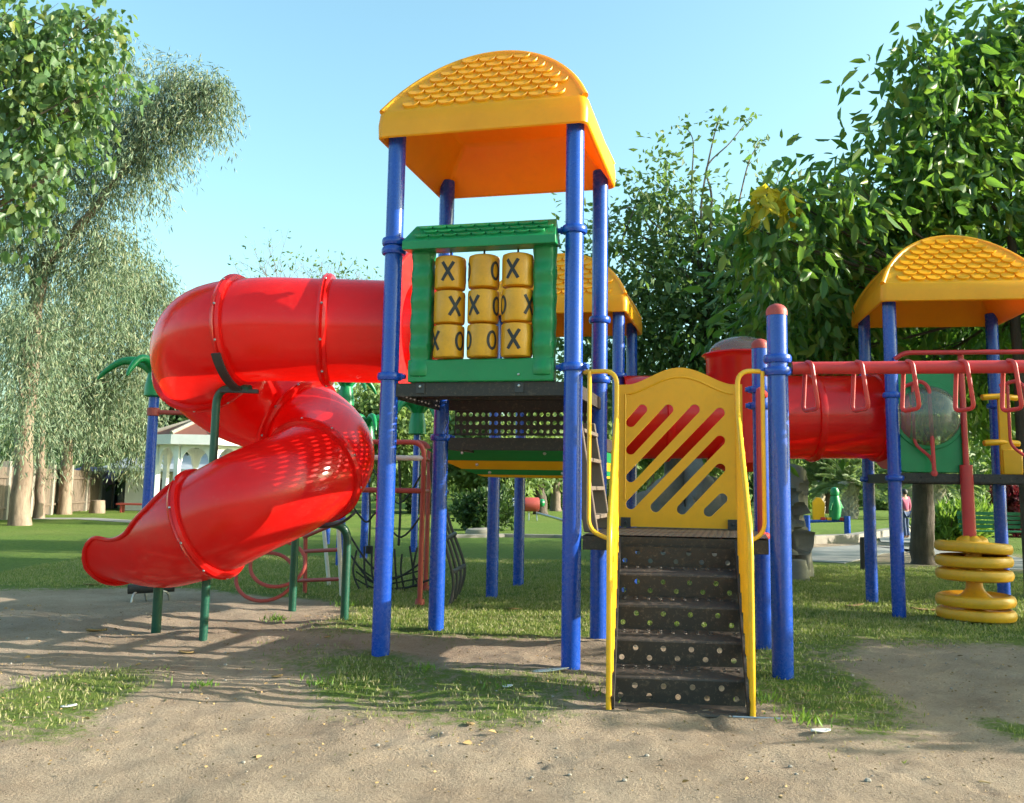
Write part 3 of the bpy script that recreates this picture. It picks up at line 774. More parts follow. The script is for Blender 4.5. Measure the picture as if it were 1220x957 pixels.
disc(.075,.01); disc(.225,-.015,hub=True); disc(.505,.005,.40); disc(.655,-.01,.40); disc(.80,.05,.40)
b = MB(); b.lathe([(.085,.42),(.09,.5)], (0,0,0), 16); b.tube([(0,0,.24),(0,0,.85)], .085, 16)
for k in range(7):
    a = k/7*2*PI; b.lathe([(.10,.84),(.075,.9),(.02,.93)], (.09*math.cos(a),.09*math.sin(a),0), 6)
b.build('spool','ydisc',CC)

# ------------------------------------------------------------------ stair unit
P2b, P4b, P7b, P8b = Vector((.494,7.41,0)), Vector((.838,8.79,0)), G(933,808), G(911,772)
P7b.z = P8b.z = 0
ST = thing('stair_unit', 'black perforated steps with yellow bar rails between blue posts', 'play stairs', (P2b+P7b)/2)
O_ = (P2b+P7b)/2
LZ = 1.03
zt7 = P(924,372,P7b.y).z; zt8 = P(904,412,P8b.y).z
zc7 = P(928,428,P7b.y).z; zc7b = P(928,443,P7b.y).z
post(ST, P7b.x-O_.x, P7b.y-O_.y, -.1, zt7, [(zc7,()),(zc7b,(PI*.98,))], r=.079, cap='redold')
post(ST, P8b.x-O_.x, P8b.y-O_.y, -.1, zt8, [(zc7-.1,(PI,)),(zc7-.25,(PI,))], r=.077, cap='redold')
ux = (P7b-P2b); ux.z = 0; ux.normalize(); vy = Vector((-ux.y, ux.x, 0))
vy = ((P4b-P2b).normalized()+(P8b-P7b).normalized()).normalized()
b = MB(); fl, fr, rr_, rl = [p-O_ for p in (P2b,P7b,P8b,P4b)]
fl += ux*.09-vy*.02; fr -= ux*.09+vy*.02; rl = rl+ux*.09; rr_ = rr_-ux*.09
b.hexa([Vector((p.x,p.y,LZ-.12)) for p in (fl,fr,rr_,rl)]+[Vector((p.x,p.y,LZ-.01)) for p in (fl,fr,rr_,rl)])
w_ = (fr-fl).length; d_ = (rl-fl).length
b.perf(Vector((fl.x,fl.y,LZ-.009)), (fr-fl), (rl-fl), w_, d_, 26, 18, .013, .009)
b.build('landing','deck',ST,bevel=.004)
f0 = G(731,850); f1 = G(891,856); f0.z = f1.z = 0
t0 = P(739,637,7.25); t1 = P(876,640,7.13); t0.z = t1.z = 0
NS = 5
def lerp(a,b_,t): return a+(b_-a)*t
for k in range(NS+1):   # six risers? five treads incl. the bottom tray
    tk = k/NS
    a, c_ = lerp(f0,t0,tk)-O_, lerp(f1,t1,tk)-O_; a1, c1_ = lerp(f0,t0,tk+.95/NS)-O_, lerp(f1,t1,tk+.95/NS)-O_
    z = .02+(LZ-.05)*k/NS; rh = (LZ-.05)/NS
    dx = (c_-a); w_ = dx.length; dy = ((t0-f0).normalized())
    b = MB()
    if k < NS:
        q = [a,c_,c1_,a1]; dz = [-.035 if k else 0]*2+[0,0]; b.hexa([Vector((p.x,p.y,z-.004+d)) for p,d in zip(q,dz)]+[Vector((p.x,p.y,z+d)) for p,d in zip(q,dz)])
        b.tube([Vector((a.x,a.y,z-.016-(.033 if k else 0))), Vector((c_.x,c_.y,z-.016-(.033 if k else 0)))], .015, 8)     # rolled nosing
        if k > 0:
            for i in range(10):
                for j in range(2):
                    c2 = lerp(lerp(a,c_,(i+.5)/10), lerp(a1,c1_,(i+.5)/10), (j+.6)/2.6); b.lathe([(.016,z),(.011,z+.006),(.009,z+.006),(.008,z)], (c2.x,c2.y,0), 8)
        b.build('tread','tread',ST)
        b = MB(); A_ = Vector((a1.x,a1.y,z)); b.perf(A_, (c1_-a1), (0,0,1), (c1_-a1).length, rh-.05, 9, 1, .0185, .003, stagger=True); b.build('riser','deck',ST)
for s_, (p0, p1) in enumerate(((f0,t0),(f1,t1))):
    b = MB(); p0_, p1_ = p0-O_, p1-O_; sx = ux*(.012*(1 if s_ else -1))
    A_ = [Vector((p0_.x,p0_.y,0)), Vector((p1_.x,p1_.y,LZ-.19)), Vector((p1_.x,p1_.y,LZ-.02)), Vector((p0_.x,p0_.y,.10))-vy*.02]
    b.hexa([A_[0]-sx*.4, A_[0]+sx, A_[1]+sx, A_[1]-sx*.4, A_[3]-sx*.4, A_[3]+sx, A_[2]+sx, A_[2]-sx*.4]); b.build('stringer','deck',ST)
# rails of close vertical bars
for s_, (p0, p1, pp) in enumerate(((f0,t0,P2b),(f1,t1,P7b))):
    sg = 1 if s_ else -1; off = ux*(.03*sg)
    q0, q1 = p0-O_+off, p1-O_+off; pq = pp-O_
    up0, up1, up2 = 1.12, 2.0, (zc7b)
    b = MB()
    top = q1 + vy*.0
    outer = [Vector((q0.x,q0.y,0)), Vector((q0.x,q0.y,up0)), Vector((q1.x,q1.y,up1)), Vector((top.x,top.y,up2))]
    hook = Vector((pq.x,pq.y,up2)) - ux*(.09*sg)
    b.tube(round_poly(outer+[hook], .12, 6), .019, 10)
    g2 = lerp(Vector((q1.x,q1.y,0)), Vector((pq.x,pq.y,0)), .62)
    b.tube(round_poly([Vector((g2.x,g2.y,up2)), Vector((g2.x,g2.y,LZ+.03)), Vector((q1.x,q1.y,LZ-.05))], .1, 5), .017, 8)
    b.tube([Vector((q0.x,q0.y,.08)), Vector((q1.x,q1.y,LZ))], .013, 8)
    NB = 8
    for i in range(1, NB):
        t = i/NB; c2 = lerp(q0,q1,t); b.tube([Vector((c2.x,c2.y,.09+(LZ-.09)*t)), Vector((c2.x,c2.y,up0+(up1-up0)*t))], .023, 8)
    b.build('handrail','ypipe',ST)
# slotted yellow panel at the back of the landing
pl = P(737,622,8.78); pr_ = P(886,625,8.58); pl.z = pr_.z = 0; pX = (pr_-pl); PWd = pX.length; pX.normalize(); PH = P(810,440,8.68).z-LZ
tw = .035; SC = PWd/150.0
# panel in a 2D map: (0..PWd, 0..PH) with diagonal round-ended slots, cut as real openings on a fine grid
def prof_top(u): 
    t = u/PWd; return PH-.16+.16*(math.sin(min(1,max(0,(t-.08)/.84))*PI)**1.6) if True else PH
slots = []
pxs = lambda x: (x-737)*SC; pys = lambda y: (622-y)*SC
for (x0,y0,x1,y1) in ((752,494,766,478),(752,528,798,478),(752,562,830,478),(752,595,860,482),(782,598,860,516),(814,600,860,550),(846,602,862,586)):
    slots.append((pxs(x0),pys(y0),pxs(x1),pys(y1)))
def panel_with_slots(name, parent, origin, X_, W, H, topf, slots, r, thick, m, nx=150, nz=180):
    from math import hypot
    ux_ = X_; up_ = Vector((0,0,1)); nr = ux_.cross(up_)
    bm = []
    me_b = MB()
    def d_slot(x, z):
        best = 9
        for a,b_,c,d in slots:
            L2 = (c-a)**2+(d-b_)**2; t = max(0,min(1,((x-a)*(c-a)+(z-b_)*(d-b_))/L2)); q = hypot(x-a-(c-a)*t, z-b_-(d-b_)*t)
            if q < best: best = q
        return best-r
    gx = [W*i/nx for i in range(nx+1)]; gz = [i/nz for i in range(nz+1)]
    pts = {}; val = {}
    for i,x in enumerate(gx):
        tp = topf(x)
        for j,t in enumerate(gz):
            z = tp*t; pts[i,j] = (x,z); val[i,j] = d_slot(x,z)
    idx = {}; vs = []; fs = []
    def project(x, z):    # push a vertex near the outline onto it
        for _ in range(3):
            d = d_slot(x,z); e = 1e-4; gx_ = (d_slot(x+e,z)-d)/e; gz_ = (d_slot(x,z+e)-d)/e; g2_ = gx_*gx_+gz_*gz_+1e-9
            x -= d*gx_/g2_; z -= d*gz_/g2_
        return x, z
    cell = W/nx
    keep = []
    for i in range(nx):
        for j in range(nz):
            q = [(i,j),(i+1,j),(i+1,j+1),(i,j+1)]
            if sum(val[k] for k in q)/4 > 0: keep.append(q)
    keepset = {tuple(q[0]) for q in keep}
    def gid(k, side):
        key = (k, side)
        if key not in idx:
            x, z = pts[k]
            if abs(val[k]) < cell*1.1:
                nb = [(k[0]-1,k[1]-1),(k[0],k[1]-1),(k[0]-1,k[1]),(k[0],k[1])]
                if any((n_ not in keepset) and 0 <= n_[0] < nx and 0 <= n_[1] < nz for n_ in nb): x, z = project(x, z)
            idx[key] = len(vs); vs.append(Vector(origin)+ux_*x+up_*z+nr*(thick*side))
        return idx[key]
    for q in keep:
        i,j = q[0]
        fs.append(tuple(gid(k,1) for k in q)); fs.append(tuple(gid(k,0) for k in q[::-1]))
        for (a,b_,nb) in ((q[0],q[1],(i,j-1)),(q[1],q[2],(i+1,j)),(q[2],q[3],(i,j+1)),(q[3],q[0],(i-1,j))):
            if nb not in keepset: fs.append((gid(b_,1),gid(a,1),gid(a,0),gid(b_,0)))
    me_b.add(vs, fs); return me_b
b = panel_with_slots('slotted_panel', ST, Vector((pl.x-O_.x,pl.y-O_.y,LZ+.01)), pX, PWd, PH, prof_top, slots, .047, .04, 'yellow', 110, 130)
nrF = pX.cross(Vector((0,0,1)))
e = [Vector((pl.x-O_.x,pl.y-O_.y,LZ+.01))+pX*(.06+(PWd-.12)*i/20)+Vector((0,0,prof_top(.06+(PWd-.12)*i/20)-.09))+nrF*.036 for i in range(21)]
b.tube([e[0]-Vector((0,0,PH-.5))]+e+[e[-1]-Vector((0,0,PH-.5))], .012, 6)
SP = b.build('slotted_panel','yellow',ST)
for tx in (.07, PWd-.1):
    b = MB(); q = Vector((pl.x-O_.x,pl.y-O_.y,LZ+.05))+pX*tx+nrF*.06; b.box(q, (.09,.03,.09), math.atan2(pX.y,pX.x)); b.lathe([(0,.014),(.012,.012),(.016,0)], q+nrF*.015, 10, axis=nrF); b.build('bracket','bracket',ST,bevel=.003)
# red grab bar beside the right rear post
b = MB(); gz = P(905,640,7.9).z; q = P(906,560,7.9)-O_
b.tube(round_poly([(q.x+.1,q.y+.2,2.23),(q.x,q.y,2.26),(q.x,q.y,gz),(q.x+.1,q.y+.2,gz)], .06), .032, 10); b.build('grab_bar','redpipe',ST)
# ladder up to the tall tower
LD = thing('step_ladder', 'pale worn step ladder between the stair landing and the tall tower', 'ladder', (P2b+P4b)/2+Vector((-.1,0,LZ)), YAW)
for yy in (-.35,.4):
    b = MB(); b.hexa([(.14,yy-.02,.0),(.26,yy-.02,.0),(.26,yy+.02,.0),(.14,yy+.02,.0),(.0,yy-.02,.95),(.11,yy-.02,.95),(.11,yy+.02,.95),(.0,yy+.02,.95)]); b.build('stringer','wood',LD,bevel=.01)
for k in range(4):
    b = MB(); z = .12+k*.24; x = .19-.13*z; b.box((x,.025,z),(.12,.74,.035)); b.build('tread','wood',LD,bevel=.006)

# ------------------------------------------------------------------ overhead trapeze rail
ob0 = P(934,439,7.15); ob1 = P(1212,437,6.9); dr = (ob1-ob0).normalized(); end = ob0+dr*3.6
OR = thing('overhead_rail', 'long red overhead pipe with hanging trapeze handles', 'overhead rail', Vector((ob0.x,ob0.y,0)))
b = MB(); b.tube([ob0+dr*.06-Vector((ob0.x,ob0.y,0)), end-Vector((ob0.x,ob0.y,0))], .05, 16); b.build('pipe','redpipe',OR)
post(OR, end.x-ob0.x, end.y-ob0.y, -.1, end.z+.4, [(end.z,())], cap='redold')
lat = Vector((-dr.y, dr.x, 0)).normalized()
for px in (962,1022,1082,1145,1200):
    t = (px-934)/(1212-934)*(ob1-ob0).length; c2 = ob0+dr*t-Vector((ob0.x,ob0.y,0))
    b = MB(); a_ = c2-lat*.07+Vector((.02,0,.02)); d2 = c2+lat*.08+Vector((-.0,0,.0))
    pth = [c2-lat*.02+Vector((0,0,.045)), a_+Vector((.0,-.02,.01)), a_+dr*.05-Vector((0,0,.34)), d2-dr*.02-Vector((0,0,.33)), d2+Vector((0,0,-.02)), c2+lat*.03+Vector((0,0,.03))]
    b.tube(round_poly(pth, .045, 5), .0165, 8); b.build('trapeze_handle','redpipe',OR)

# ------------------------------------------------------------------ crawl tube
CR = thing('crawl_tube', 'red crawl tube with domed turret running to the right tower', 'crawl tube', (3.2, 11.2, 0))
def rel(v, o): return Vector(v)-Vector(o)
tbL = P(742,497,11.4); tb0 = P(872,497,11.4); tb1 = P(1048,497,11.4); R = P(950,448,11.4).z-P(950,497,11.4).z
loc = Vector((3.2,11.2,0)); dd = (tb1-tb0).normalized()
b = MB(); b.tube([tbL-loc+dd*(i/10)*(tb1-tbL).length for i in range(11)], R, 36, cap=False)
b.build('tube','red',CR)
for px in (790, 968, 1047):
    c2 = lerp(tb0,tb1,(px-872)/180)-loc; b = MB(); b.lathe([(R-.005,-.05),(R+.035,-.04),(R+.045,0),(R+.035,.04),(R-.005,.05)], c2, 40, axis=dd)
    for k in range(10):
        a = 2*PI*k/10; pass
    b.build('flange','red',CR)
tc_ = P(884,500,11.3)-loc; TRd = (925-843)/2*11.3/F*1.02; zt = P(884,424,11.3).z; zb = P(884,562,11.3).z
b = MB(); b.lathe([(TRd*.5,zb),(TRd,zb+.1),(TRd,zt-.06),(TRd+.015,zt-.03),(TRd+.05,zt),(TRd+.03,zt+.02)], (tc_.x,tc_.y,0), 40); b.build('turret','red',CR)
b = MB(); dr_ = TRd*.93; b.lathe([(dr_*math.cos(a), zt+.02+dr_*.55*math.sin(a)) for a in np.linspace(0,PI/2-.01,10)], (tc_.x,tc_.y,0), 36); b.build('dome','dome',CR)
b = MB()   # red end panel at the tower
c2 = tb1+dd*.06-loc
b.lathe([(R-.02,0),(R+.13,0),(R+.13,.05),(R-.02,.05)], c2, 40, axis=dd); b.build('end_panel','redpanel',CR)

# ------------------------------------------------------------------ spiral tube slide
SR = .475; SL = Vector((-2.4, 8.9, 0))
SD = thing('spiral_slide', 'glossy red spiral tube slide curling down from the tall tower', 'slide', SL)
ctrl = [(-.86,8.45,2.79),(-1.3,8.42,2.79),(-1.8,8.39,2.79),(-2.35,8.36,2.78),(-2.80,8.50,2.72),(-3.0,8.93,2.54),(-2.84,9.40,2.30),(-2.42,9.62,2.12),(-1.98,9.42,1.86),(-1.80,8.97,1.62),(-1.98,8.52,1.40),(-2.32,8.30,1.21),(-2.68,8.36,1.02)]
chute = [(-2.68,8.36,1.02),(-2.92,8.46,.93),(-3.12,8.58,.87),(-3.36,8.72,.86),(-3.62,8.88,.90)]
allp = smooth_path(ctrl+chute[1:], 10)
nT = (len(ctrl)-1)*10
def frames(pts):
    out = []
    for i,p in enumerate(pts):
        t = (pts[min(i+1,len(pts)-1)]-pts[max(i-1,0)]).normalized(); s = t.cross(Vector((0,0,1))).normalized(); u = s.cross(t)
        out.append((p,t,s,u))
    return out
fr_ = frames(allp)
def sweep(b, frs, Rf, n=40, open_=None):
    vs = []; fs = []
    for i,(p,t,s,u) in enumerate(frs):
        op = open_[i] if open_ else 0
        for k in range(n+1):
            a = PI/2+op+(2*PI-2*op)*k/n; r_ = Rf(i,a)
            vs.append(p-SL+s*(r_*math.cos(a))+u*(r_*math.sin(a)))
    for i in range(len(frs)-1):
        for k in range(n): fs.append((i*(n+1)+k, (i+1)*(n+1)+k, (i+1)*(n+1)+k+1, i*(n+1)+k+1))
    b.add(vs, fs)
cuts = [0, 18, 33, 51, 75, 95, nT]
for a_, b_ in zip(cuts[:-1], cuts[1:]):
    b = MB(); sweep(b, fr_[a_:b_+1], lambda i,a: SR); b.build('tube_section','red',SD)
def flange(i, w=.045, o_=.05):
    p,t,s,u = fr_[i]; b = MB()
    b.lathe([(SR-.004,-w),(SR+o_*.7,-w*.9),(SR+o_,-w*.3),(SR+o_*.8,-.006),(SR+o_*.7,0),(SR+o_*.8,.006),(SR+o_,w*.3),(SR+o_*.7,w*.9),(SR-.004,w)], p-SL, 48, axis=t)
    fl_ = b.build('flange','red',SD)
    for k in range(10):
        a = 2*PI*(k+.5)/10; q = p-SL+(s*math.cos(a)+u*math.sin(a))*(SR+o_*.8)-t*(w*.6)*0
        bb = MB(); n_ = (s*math.cos(a)+u*math.sin(a)); bb.lathe([(.013,-.012),(.013,.004),(.008,.011),(0,.012)], q+n_*.002+t*0, 8, axis=n_); bb.build('bolt','bolt',fl_)
for i in cuts[1:]: flange(i)
# exit chute: the tube opens at the top and ends in a flared lip
ch = fr_[nT:]; m_ = len(ch)
ops = [max(0.02, math.acos(max(0,1-i/(m_-1)/.74)**1.7)+PI*.22*max(0,(i/(m_-1)-.82)/.18)**2.5) for i in range(m_)]
b = MB()
def chR(i, a):
    t = i/(m_-1); fl_ = .07*max(0,(t-.75)/.25)**2
    return SR*(1-.13*t)+fl_
sweep(b, ch, chR, 40, ops)
# rolled lip
lipL, lipR, endl = [], [], []
for i,(p,t,s,u) in enumerate(ch):
    for lst, sg in ((lipL,1),(lipR,-1)):
        a = PI/2+ops[i]*sg; r_ = chR(i,a)+.008; lst.append(p-SL+s*(r_*math.cos(a))+u*(r_*math.sin(a)))
p,t,s,u = ch[-1]
for k in range(31):
    a = PI/2+ops[-1]+(2*PI-2*ops[-1])*k/30; r_ = chR(m_-1,a)+.005; endl.append(p-SL+s*(r_*math.cos(a))+u*(r_*math.sin(a)))
b.tube(lipL+endl[1:-1]+lipR[::-1], .02, 8)
b.build('exit_chute','red',SD)
# green legs and black saddles
def leg(pth, r=.037, m='darkgreen'):
    b = MB(); b.tube(round_poly([Vector(p)-SL for p in pth], .16, 7), r, 14); return b.build('leg', m, SD)
g1, g2, g3, g4 = G(242,762), G(410,742), G(348,727), G(202,741)

leg([(g1.x,g1.y,-.1),(g1.x,g1.y,P(262,462,g1.y).z),(g1.x+.33,g1.y-.1,P(262,464,g1.y).z)])
g2t = P(405,626,g2.y)
leg([(g2.x,g2.y,-.1),(g2.x,g2.y,g2t.z),(g2.x-.42,g2.y-.2,g2t.z+.05)], .042)
leg([(g3.x,g3.y,-.1),(g3.x,g3.y,1.3)], .042)
leg([(g4.x,g4.y-.35,-.1),(g4.x,g4.y-.35,.42)], .045)
def saddle(i, a0, a1):
    p,t,s,u = fr_[i]; vs = []; fs = []; n = 12
    for k in range(n+1):
        a = math.radians(a0+(a1-a0)*k/n)
        for (r_, w) in ((SR+.072,-.04),(SR+.095,-.04),(SR+.095,.04),(SR+.072,.04)): vs.append(p-SL+(s*math.cos(a)+u*math.sin(a))*r_+t*w)
    for k in range(n):
        for j in range(4): l=(j+1)%4; fs.append((k*4+j,(k+1)*4+j,(k+1)*4+l,k*4+l))
    fs += [(3,2,1,0),(4*n,4*n+1,4*n+2,4*n+3)]
    b = MB(); b.add(vs, fs); b.build('saddle','bracket',SD)
saddle(33,-150,-75); saddle(95,-130,-50)
b = MB(); q = P(285,466,g1.y-.1)-SL; b.box(q,(.34,.06,.035),.1); b.build('saddle_plate','bracket',SD,bevel=.004)
# low black roll bar by the chute end
q = G(178,716); BR = thing('balance_roll', 'low black padded roll on arched grey feet under the slide exit', 'bench', (q.x,q.y,0), .1)
b = MB(); b.tube([(-.25,0,.13),(.25,.1,.15)], .055, 12); b.build('roll','rubber',BR)
for x in (-.12,.14):
    b = MB(); b.tube(round_poly([(x-.07,-.05,-.03),(x-.05,-.02,.11),(x+.05,.04,.11),(x+.07,.08,-.03)], .06), .014, 8); b.build('foot','bolt',BR)
# ------------------------------------------------------------------ rear climbing frame: palm-topped posts, net, bars
def palm_top(b, z, s=1.0, n=5, ang0=0, longk=None):
    b.lathe([(.09*s,z-.02),(.125*s,z),(.12*s,z+.12*s),(.085*s,z+.30*s),(.05*s,z+.36*s),(0,z+.38*s)], (0,0,0), 18)
    for k in range(n):
        a = ang0+2*PI*k/n; d = Vector((math.cos(a), math.sin(a), 0)); L = (.38 if longk is None or k not in longk else .6)*s
        pts = [Vector((0,0,z+.28*s)), d*L*.35+Vector((0,0,z+.42*s)), d*L*.75+Vector((0,0,z+.43*s)), d*L*1.1+Vector((0,0,z+.30*s)), d*L*1.25+Vector((0,0,z+.2*s))]
        sp = smooth_path(pts, 4); r = [.068*s*(1-.8*(i/(len(sp)-1))**1.5) for i in range(len(sp))]
        b.tube(sp, r, 8)
def palm_post(px, pyt, Y, label, ang=0, s=1.0, r=.072):
    q = P(px, pyt, Y); t = thing('palm_post', label, 'play post', (q.x, q.y, 0), 0, 'blue posts with green palm tops')
    post(t, 0, 0, -.1, q.z, [], r=r); b = MB(); palm_top(b, q.z-.02, s, 5, ang, (0,) if px < 200 else None); b.build('palm_top','green',t, angle=60); return t
pL = palm_post(184, 470, 13.3, 'blue post with green plastic palm top beside the red slide elbow', PI*.98, 1.15)
b = MB(); zz = P(184,491,13.3).z; b.tube([(.0,0,zz),(2.6,-.1,zz-.05)], .035, 10); b.lathe([(.074,zz-.06),(.09,zz-.05),(.09,zz+.05),(.074,zz+.06)], (0,0,0), 16); b.build('cross_bar','redold',pL)
palm_post(497, 516, 19.5, 'blue post with green palm top seen under the tall tower floor', .3, 1.5)
palm_post(438, 528, 17.5, 'blue post with green palm top behind the left front tower leg', .1, 1.15)
palm_post(412, 482, 16.0, 'blue post with green palm top just above the spiral slide', .5, 1.15)
palm_post(392, 575, 21.5, 'blue palm-topped post whose foot shows between the green legs under the spiral slide', .9, 1.3)

RG = thing('pipe_climber', 'red bent pipe climbing guard with pale rungs behind the tall tower', 'climber', (-1.3, 11.5, 0))
rl_ = Vector((-1.3,11.5,0))
a1, a2 = G(500,721), G(507,704); a1.z = a2.z = 0
for a_ in (a1, a2):
    zt = P(500,527,a1.y).z if a_ is a1 else P(507,527,a2.y).z; b = MB()
    b.tube([p-rl_ for p in round_poly([(a_.x,a_.y,0),(a_.x,a_.y,zt),(a_.x-1.5,a_.y+.25,zt)], .16)], .031, 12)
    b.lathe([(.05,0),(.06,.01),(.05,.07)], a_-rl_, 12); b.build('bent_pipe','redold',RG)
for py, c_ in ((546,'whitepipe'),(585,'redold')):
    b = MB(); z_ = P(500,py,a1.y).z; b.tube([(a1.x-1.5-rl_.x,a1.y+.25-rl_.y,z_),(a1.x-rl_.x,a1.y-rl_.y,z_)], .033, 10); b.build('rung',c_,RG)
for py in (545,586):
    b = MB(); z_ = P(500,py,a1.y).z; b.tube([a1-rl_+Vector((0,0,z_)), a2-rl_+Vector((0,0,z_))], .022, 8); b.build('rung','redold',RG)

AC = thing('arched_climber', 'black arched bar climber beside the right rear leg of the tower', 'climber', G(548,722))
ao = G(548,722)
for k, dx in enumerate((-.10,0,.12,.22)):
    Yk = ao.y+.1+k*.22; pts = [P(518+k*2,522,Yk), P(514+k*3,560,Yk), P(523+k*4,620,Yk), P(540+k*4.5,690-k*5,Yk), P(534+k*4,726-k*6,Yk)]
    b = MB(); b.tube([p-ao for p in smooth_path(pts,6)], .019, 8); b.build('bar','bracket',AC)
for (px,py) in ((541,678),(530,640),(521,590)):
    b = MB(); b.tube([P(px-2,py+4,ao.y+.1)-ao, P(px+12,py-4,ao.y+.76)-ao], .028, 8); b.build('rung','bracket',AC)

NW = thing('rope_net', 'sagging black rope net hung between the rear climbing posts', 'rope net', (-1.9,12.8,0)); no = Vector((-1.9,12.8,0))
b = MB()
def rope(pts, r=.014): b.tube([p-no for p in smooth_path(pts,6)], r, 5)
rope([P(418,640,12.9), P(440,672,12.7), P(468,690,12.5), P(505,668,12.3)]); rope([P(418,662,12.9), P(440,690,12.7), P(470,703,12.5), P(515,690,12.3)])
rope([P(445,560,13.5), P(475,600,13.2), P(505,560,12.9)]); rope([P(418,600,13.1), P(436,622,13), P(450,612,12.8),P(478,640,12.7),P(508,605,12.6)])
rope([P(439,560,13.2), P(441,610,13), P(440,650,12.9)]); rope([P(475,540,13), P(477,600,13), P(475,650,12.8)], .018)
for k in range(9):
    x = 425+k*9; rope([P(x,664+random.uniform(-14,4),12.7), P(x+random.uniform(-6,6),682,12.6), P(x+4,700+random.uniform(-4,8),12.5)])
for k in range(3): rope([P(424,672+k*9,12.7),P(452,690+k*6,12.6),P(500,680+k*9,12.5)], .011)
b.lathe([(0,-.06),(.05,-.05),(.05,.05),(0,.06)], P(440,655,12.9)-no, 10)
b.build('net','rope',NW)

SL2 = thing('rung_frame', 'small rusty red and white rung frame behind the spiral slide', 'climber', (-2.3,12.2,0)); so = Vector((-2.3,12.2,0))
for (x0,y0,x1,y1,Y,m) in ((364,640,363,712,12.0,'redold'),(386,632,392,700,12.9,'whitepipe'),(403,622,407,716,11.6,'whitepipe')):
    b = MB(); g0 = P(x1,y1,Y); b.tube([P(x0,y0,Y)-so, Vector((g0.x,g0.y,0))-so], .027, 10); b.build('upright',m,SL2)
for (x0,y0,x1,y1,m) in ((362,657,405,655,'redold'),(354,692,406,690,'redold'),(362,640,405,622,'redold')):
    b = MB(); b.tube([P(x0,y0,12)-so, P(x1,y1,11.6)-so], .024, 8); b.build('rung',m,SL2)
for (px,py,rr) in ((316,687,34),(331,672,32)):
    RI = thing('ring_hoop', 'red pipe hoop in the ground %s' % ('nearest the chute under the spiral slide' if px == 316 else 'behind the nearer hoop under the spiral slide'), 'hoop', P(px,py,11.0)); b = MB(); R_ = rr*11/F
    b.tube([(R_*math.cos(a), .35*math.sin(a)*R_, R_*.78*math.sin(a)) for a in np.linspace(0,2*PI,33)[:-1]], .022, 8, closed=True); b.build('pipe','redold',RI)

# ------------------------------------------------------------------ left buildings
def gz_():
    base = G(240,603); base = P(240,603,30); base.z = 0
    t = thing('gazebo', 'white octagonal gazebo with red-brown tiled roof behind the slide', 'gazebo', base)
    R = 1.55; ze = P(240,532,30).z; ztop = P(232,497,30).z; n = 8; Ro = 2.0; fas = .30
    R = 1.7; Ro = P(299,520,30).x-P(240,520,30).x; Ro = max(Ro, 1.7); R = Ro*.82
    rot = PI/8+.12
    b = MB(); vs = [(Ro*1.04*math.cos(rot+2*PI*k/n), Ro*1.04*math.sin(rot+2*PI*k/n), ze+fas) for k in range(n)]+[(0,0,ztop)]
    b.add(vs, [(k,(k+1)%n,n) for k in range(n)]); rf = b.build('roof','tile',t,smooth=False)
    for k in range(n):      # tile rows as raised ribs
        pass
    for k in range(n):
        b = MB(); a = rot+2*PI*k/n; b.tube([(Ro*1.05*math.cos(a),Ro*1.05*math.sin(a),ze+fas+.03),(0,0,ztop+.03)], .07, 6); b.build('ridge_cap','kerb',rf)
    b = MB(); b.lathe([(Ro*1.0,ze),(Ro*1.05,ze),(Ro*1.05,ze+fas),(Ro,ze+fas)], (0,0,0), 8, close=True)
    me_ = b; me_.v = [((x*math.cos(rot)-y*math.sin(rot)),(x*math.sin(rot)+y*math.cos(rot)),z) for x,y,z in me_.v]
    b.build('fascia','white',t,smooth=False)
    b = MB(); b.lathe([(0,ze+.02),(Ro,ze+.02)], (0,0,0), 8); b.v = [((x*math.cos(rot)-y*math.sin(rot)),(x*math.sin(rot)+y*math.cos(rot)),z) for x,y,z in b.v]; b.build('ceiling','white',t,smooth=False)
    for k in range(n):
        a = rot+2*PI*k/n; c = Vector((R*math.cos(a), R*math.sin(a), 0)); b = MB(); b.box((c.x,c.y,(ze)/2-.02), (.15,.15,ze-.02), a); b.build('column','white',t)
        a2 = rot+2*PI*(k+1)/n; c2 = Vector((R*math.cos(a2), R*math.sin(a2), 0)); X_ = (c2-c); Ln = X_.length; X_.normalize()
        # arched spandrel between the columns
        b = MB(); K = 12; vs = []
        for i in range(K+1):
            u = i/K; za = ze-.62+.54*math.sin(PI*u)**.45
            p = c+X_*(.1+(Ln-.2)*u); nrm = Vector((-X_.y,X_.x,0))*.05
            for s_ in (-1,1): vs += [p+nrm*s_+Vector((0,0,za)), p+nrm*s_+Vector((0,0,ze))]
        fs = []
        for i in range(K):
            o = i*4; fs += [(o,o+4,o+5,o+1),(o+2,o+3,o+7,o+6),(o,o+2,o+6,o+4)]
        b.add(vs, fs); b.build('arch','white',t,smooth=False)
        if k not in (5,):
            b = MB(); 
            for zz in (.35,.85): b.box(((c.x+c2.x)/2,(c.y+c2.y)/2,zz), (Ln-.2,.06,.06), math.atan2(X_.y,X_.x))
            for i in range(1,7):
                p = c+X_*(Ln*i/7); b.box((p.x,p.y,.6),(.05,.05,.5))
            b.build('railing','white',t,smooth=False)
    b = MB(); b.lathe([(0,.06),(Ro*.95,.06),(Ro*.95,-.1)], (0,0,0), 8); b.build('floor','kerb',t,smooth=False)
gz_()
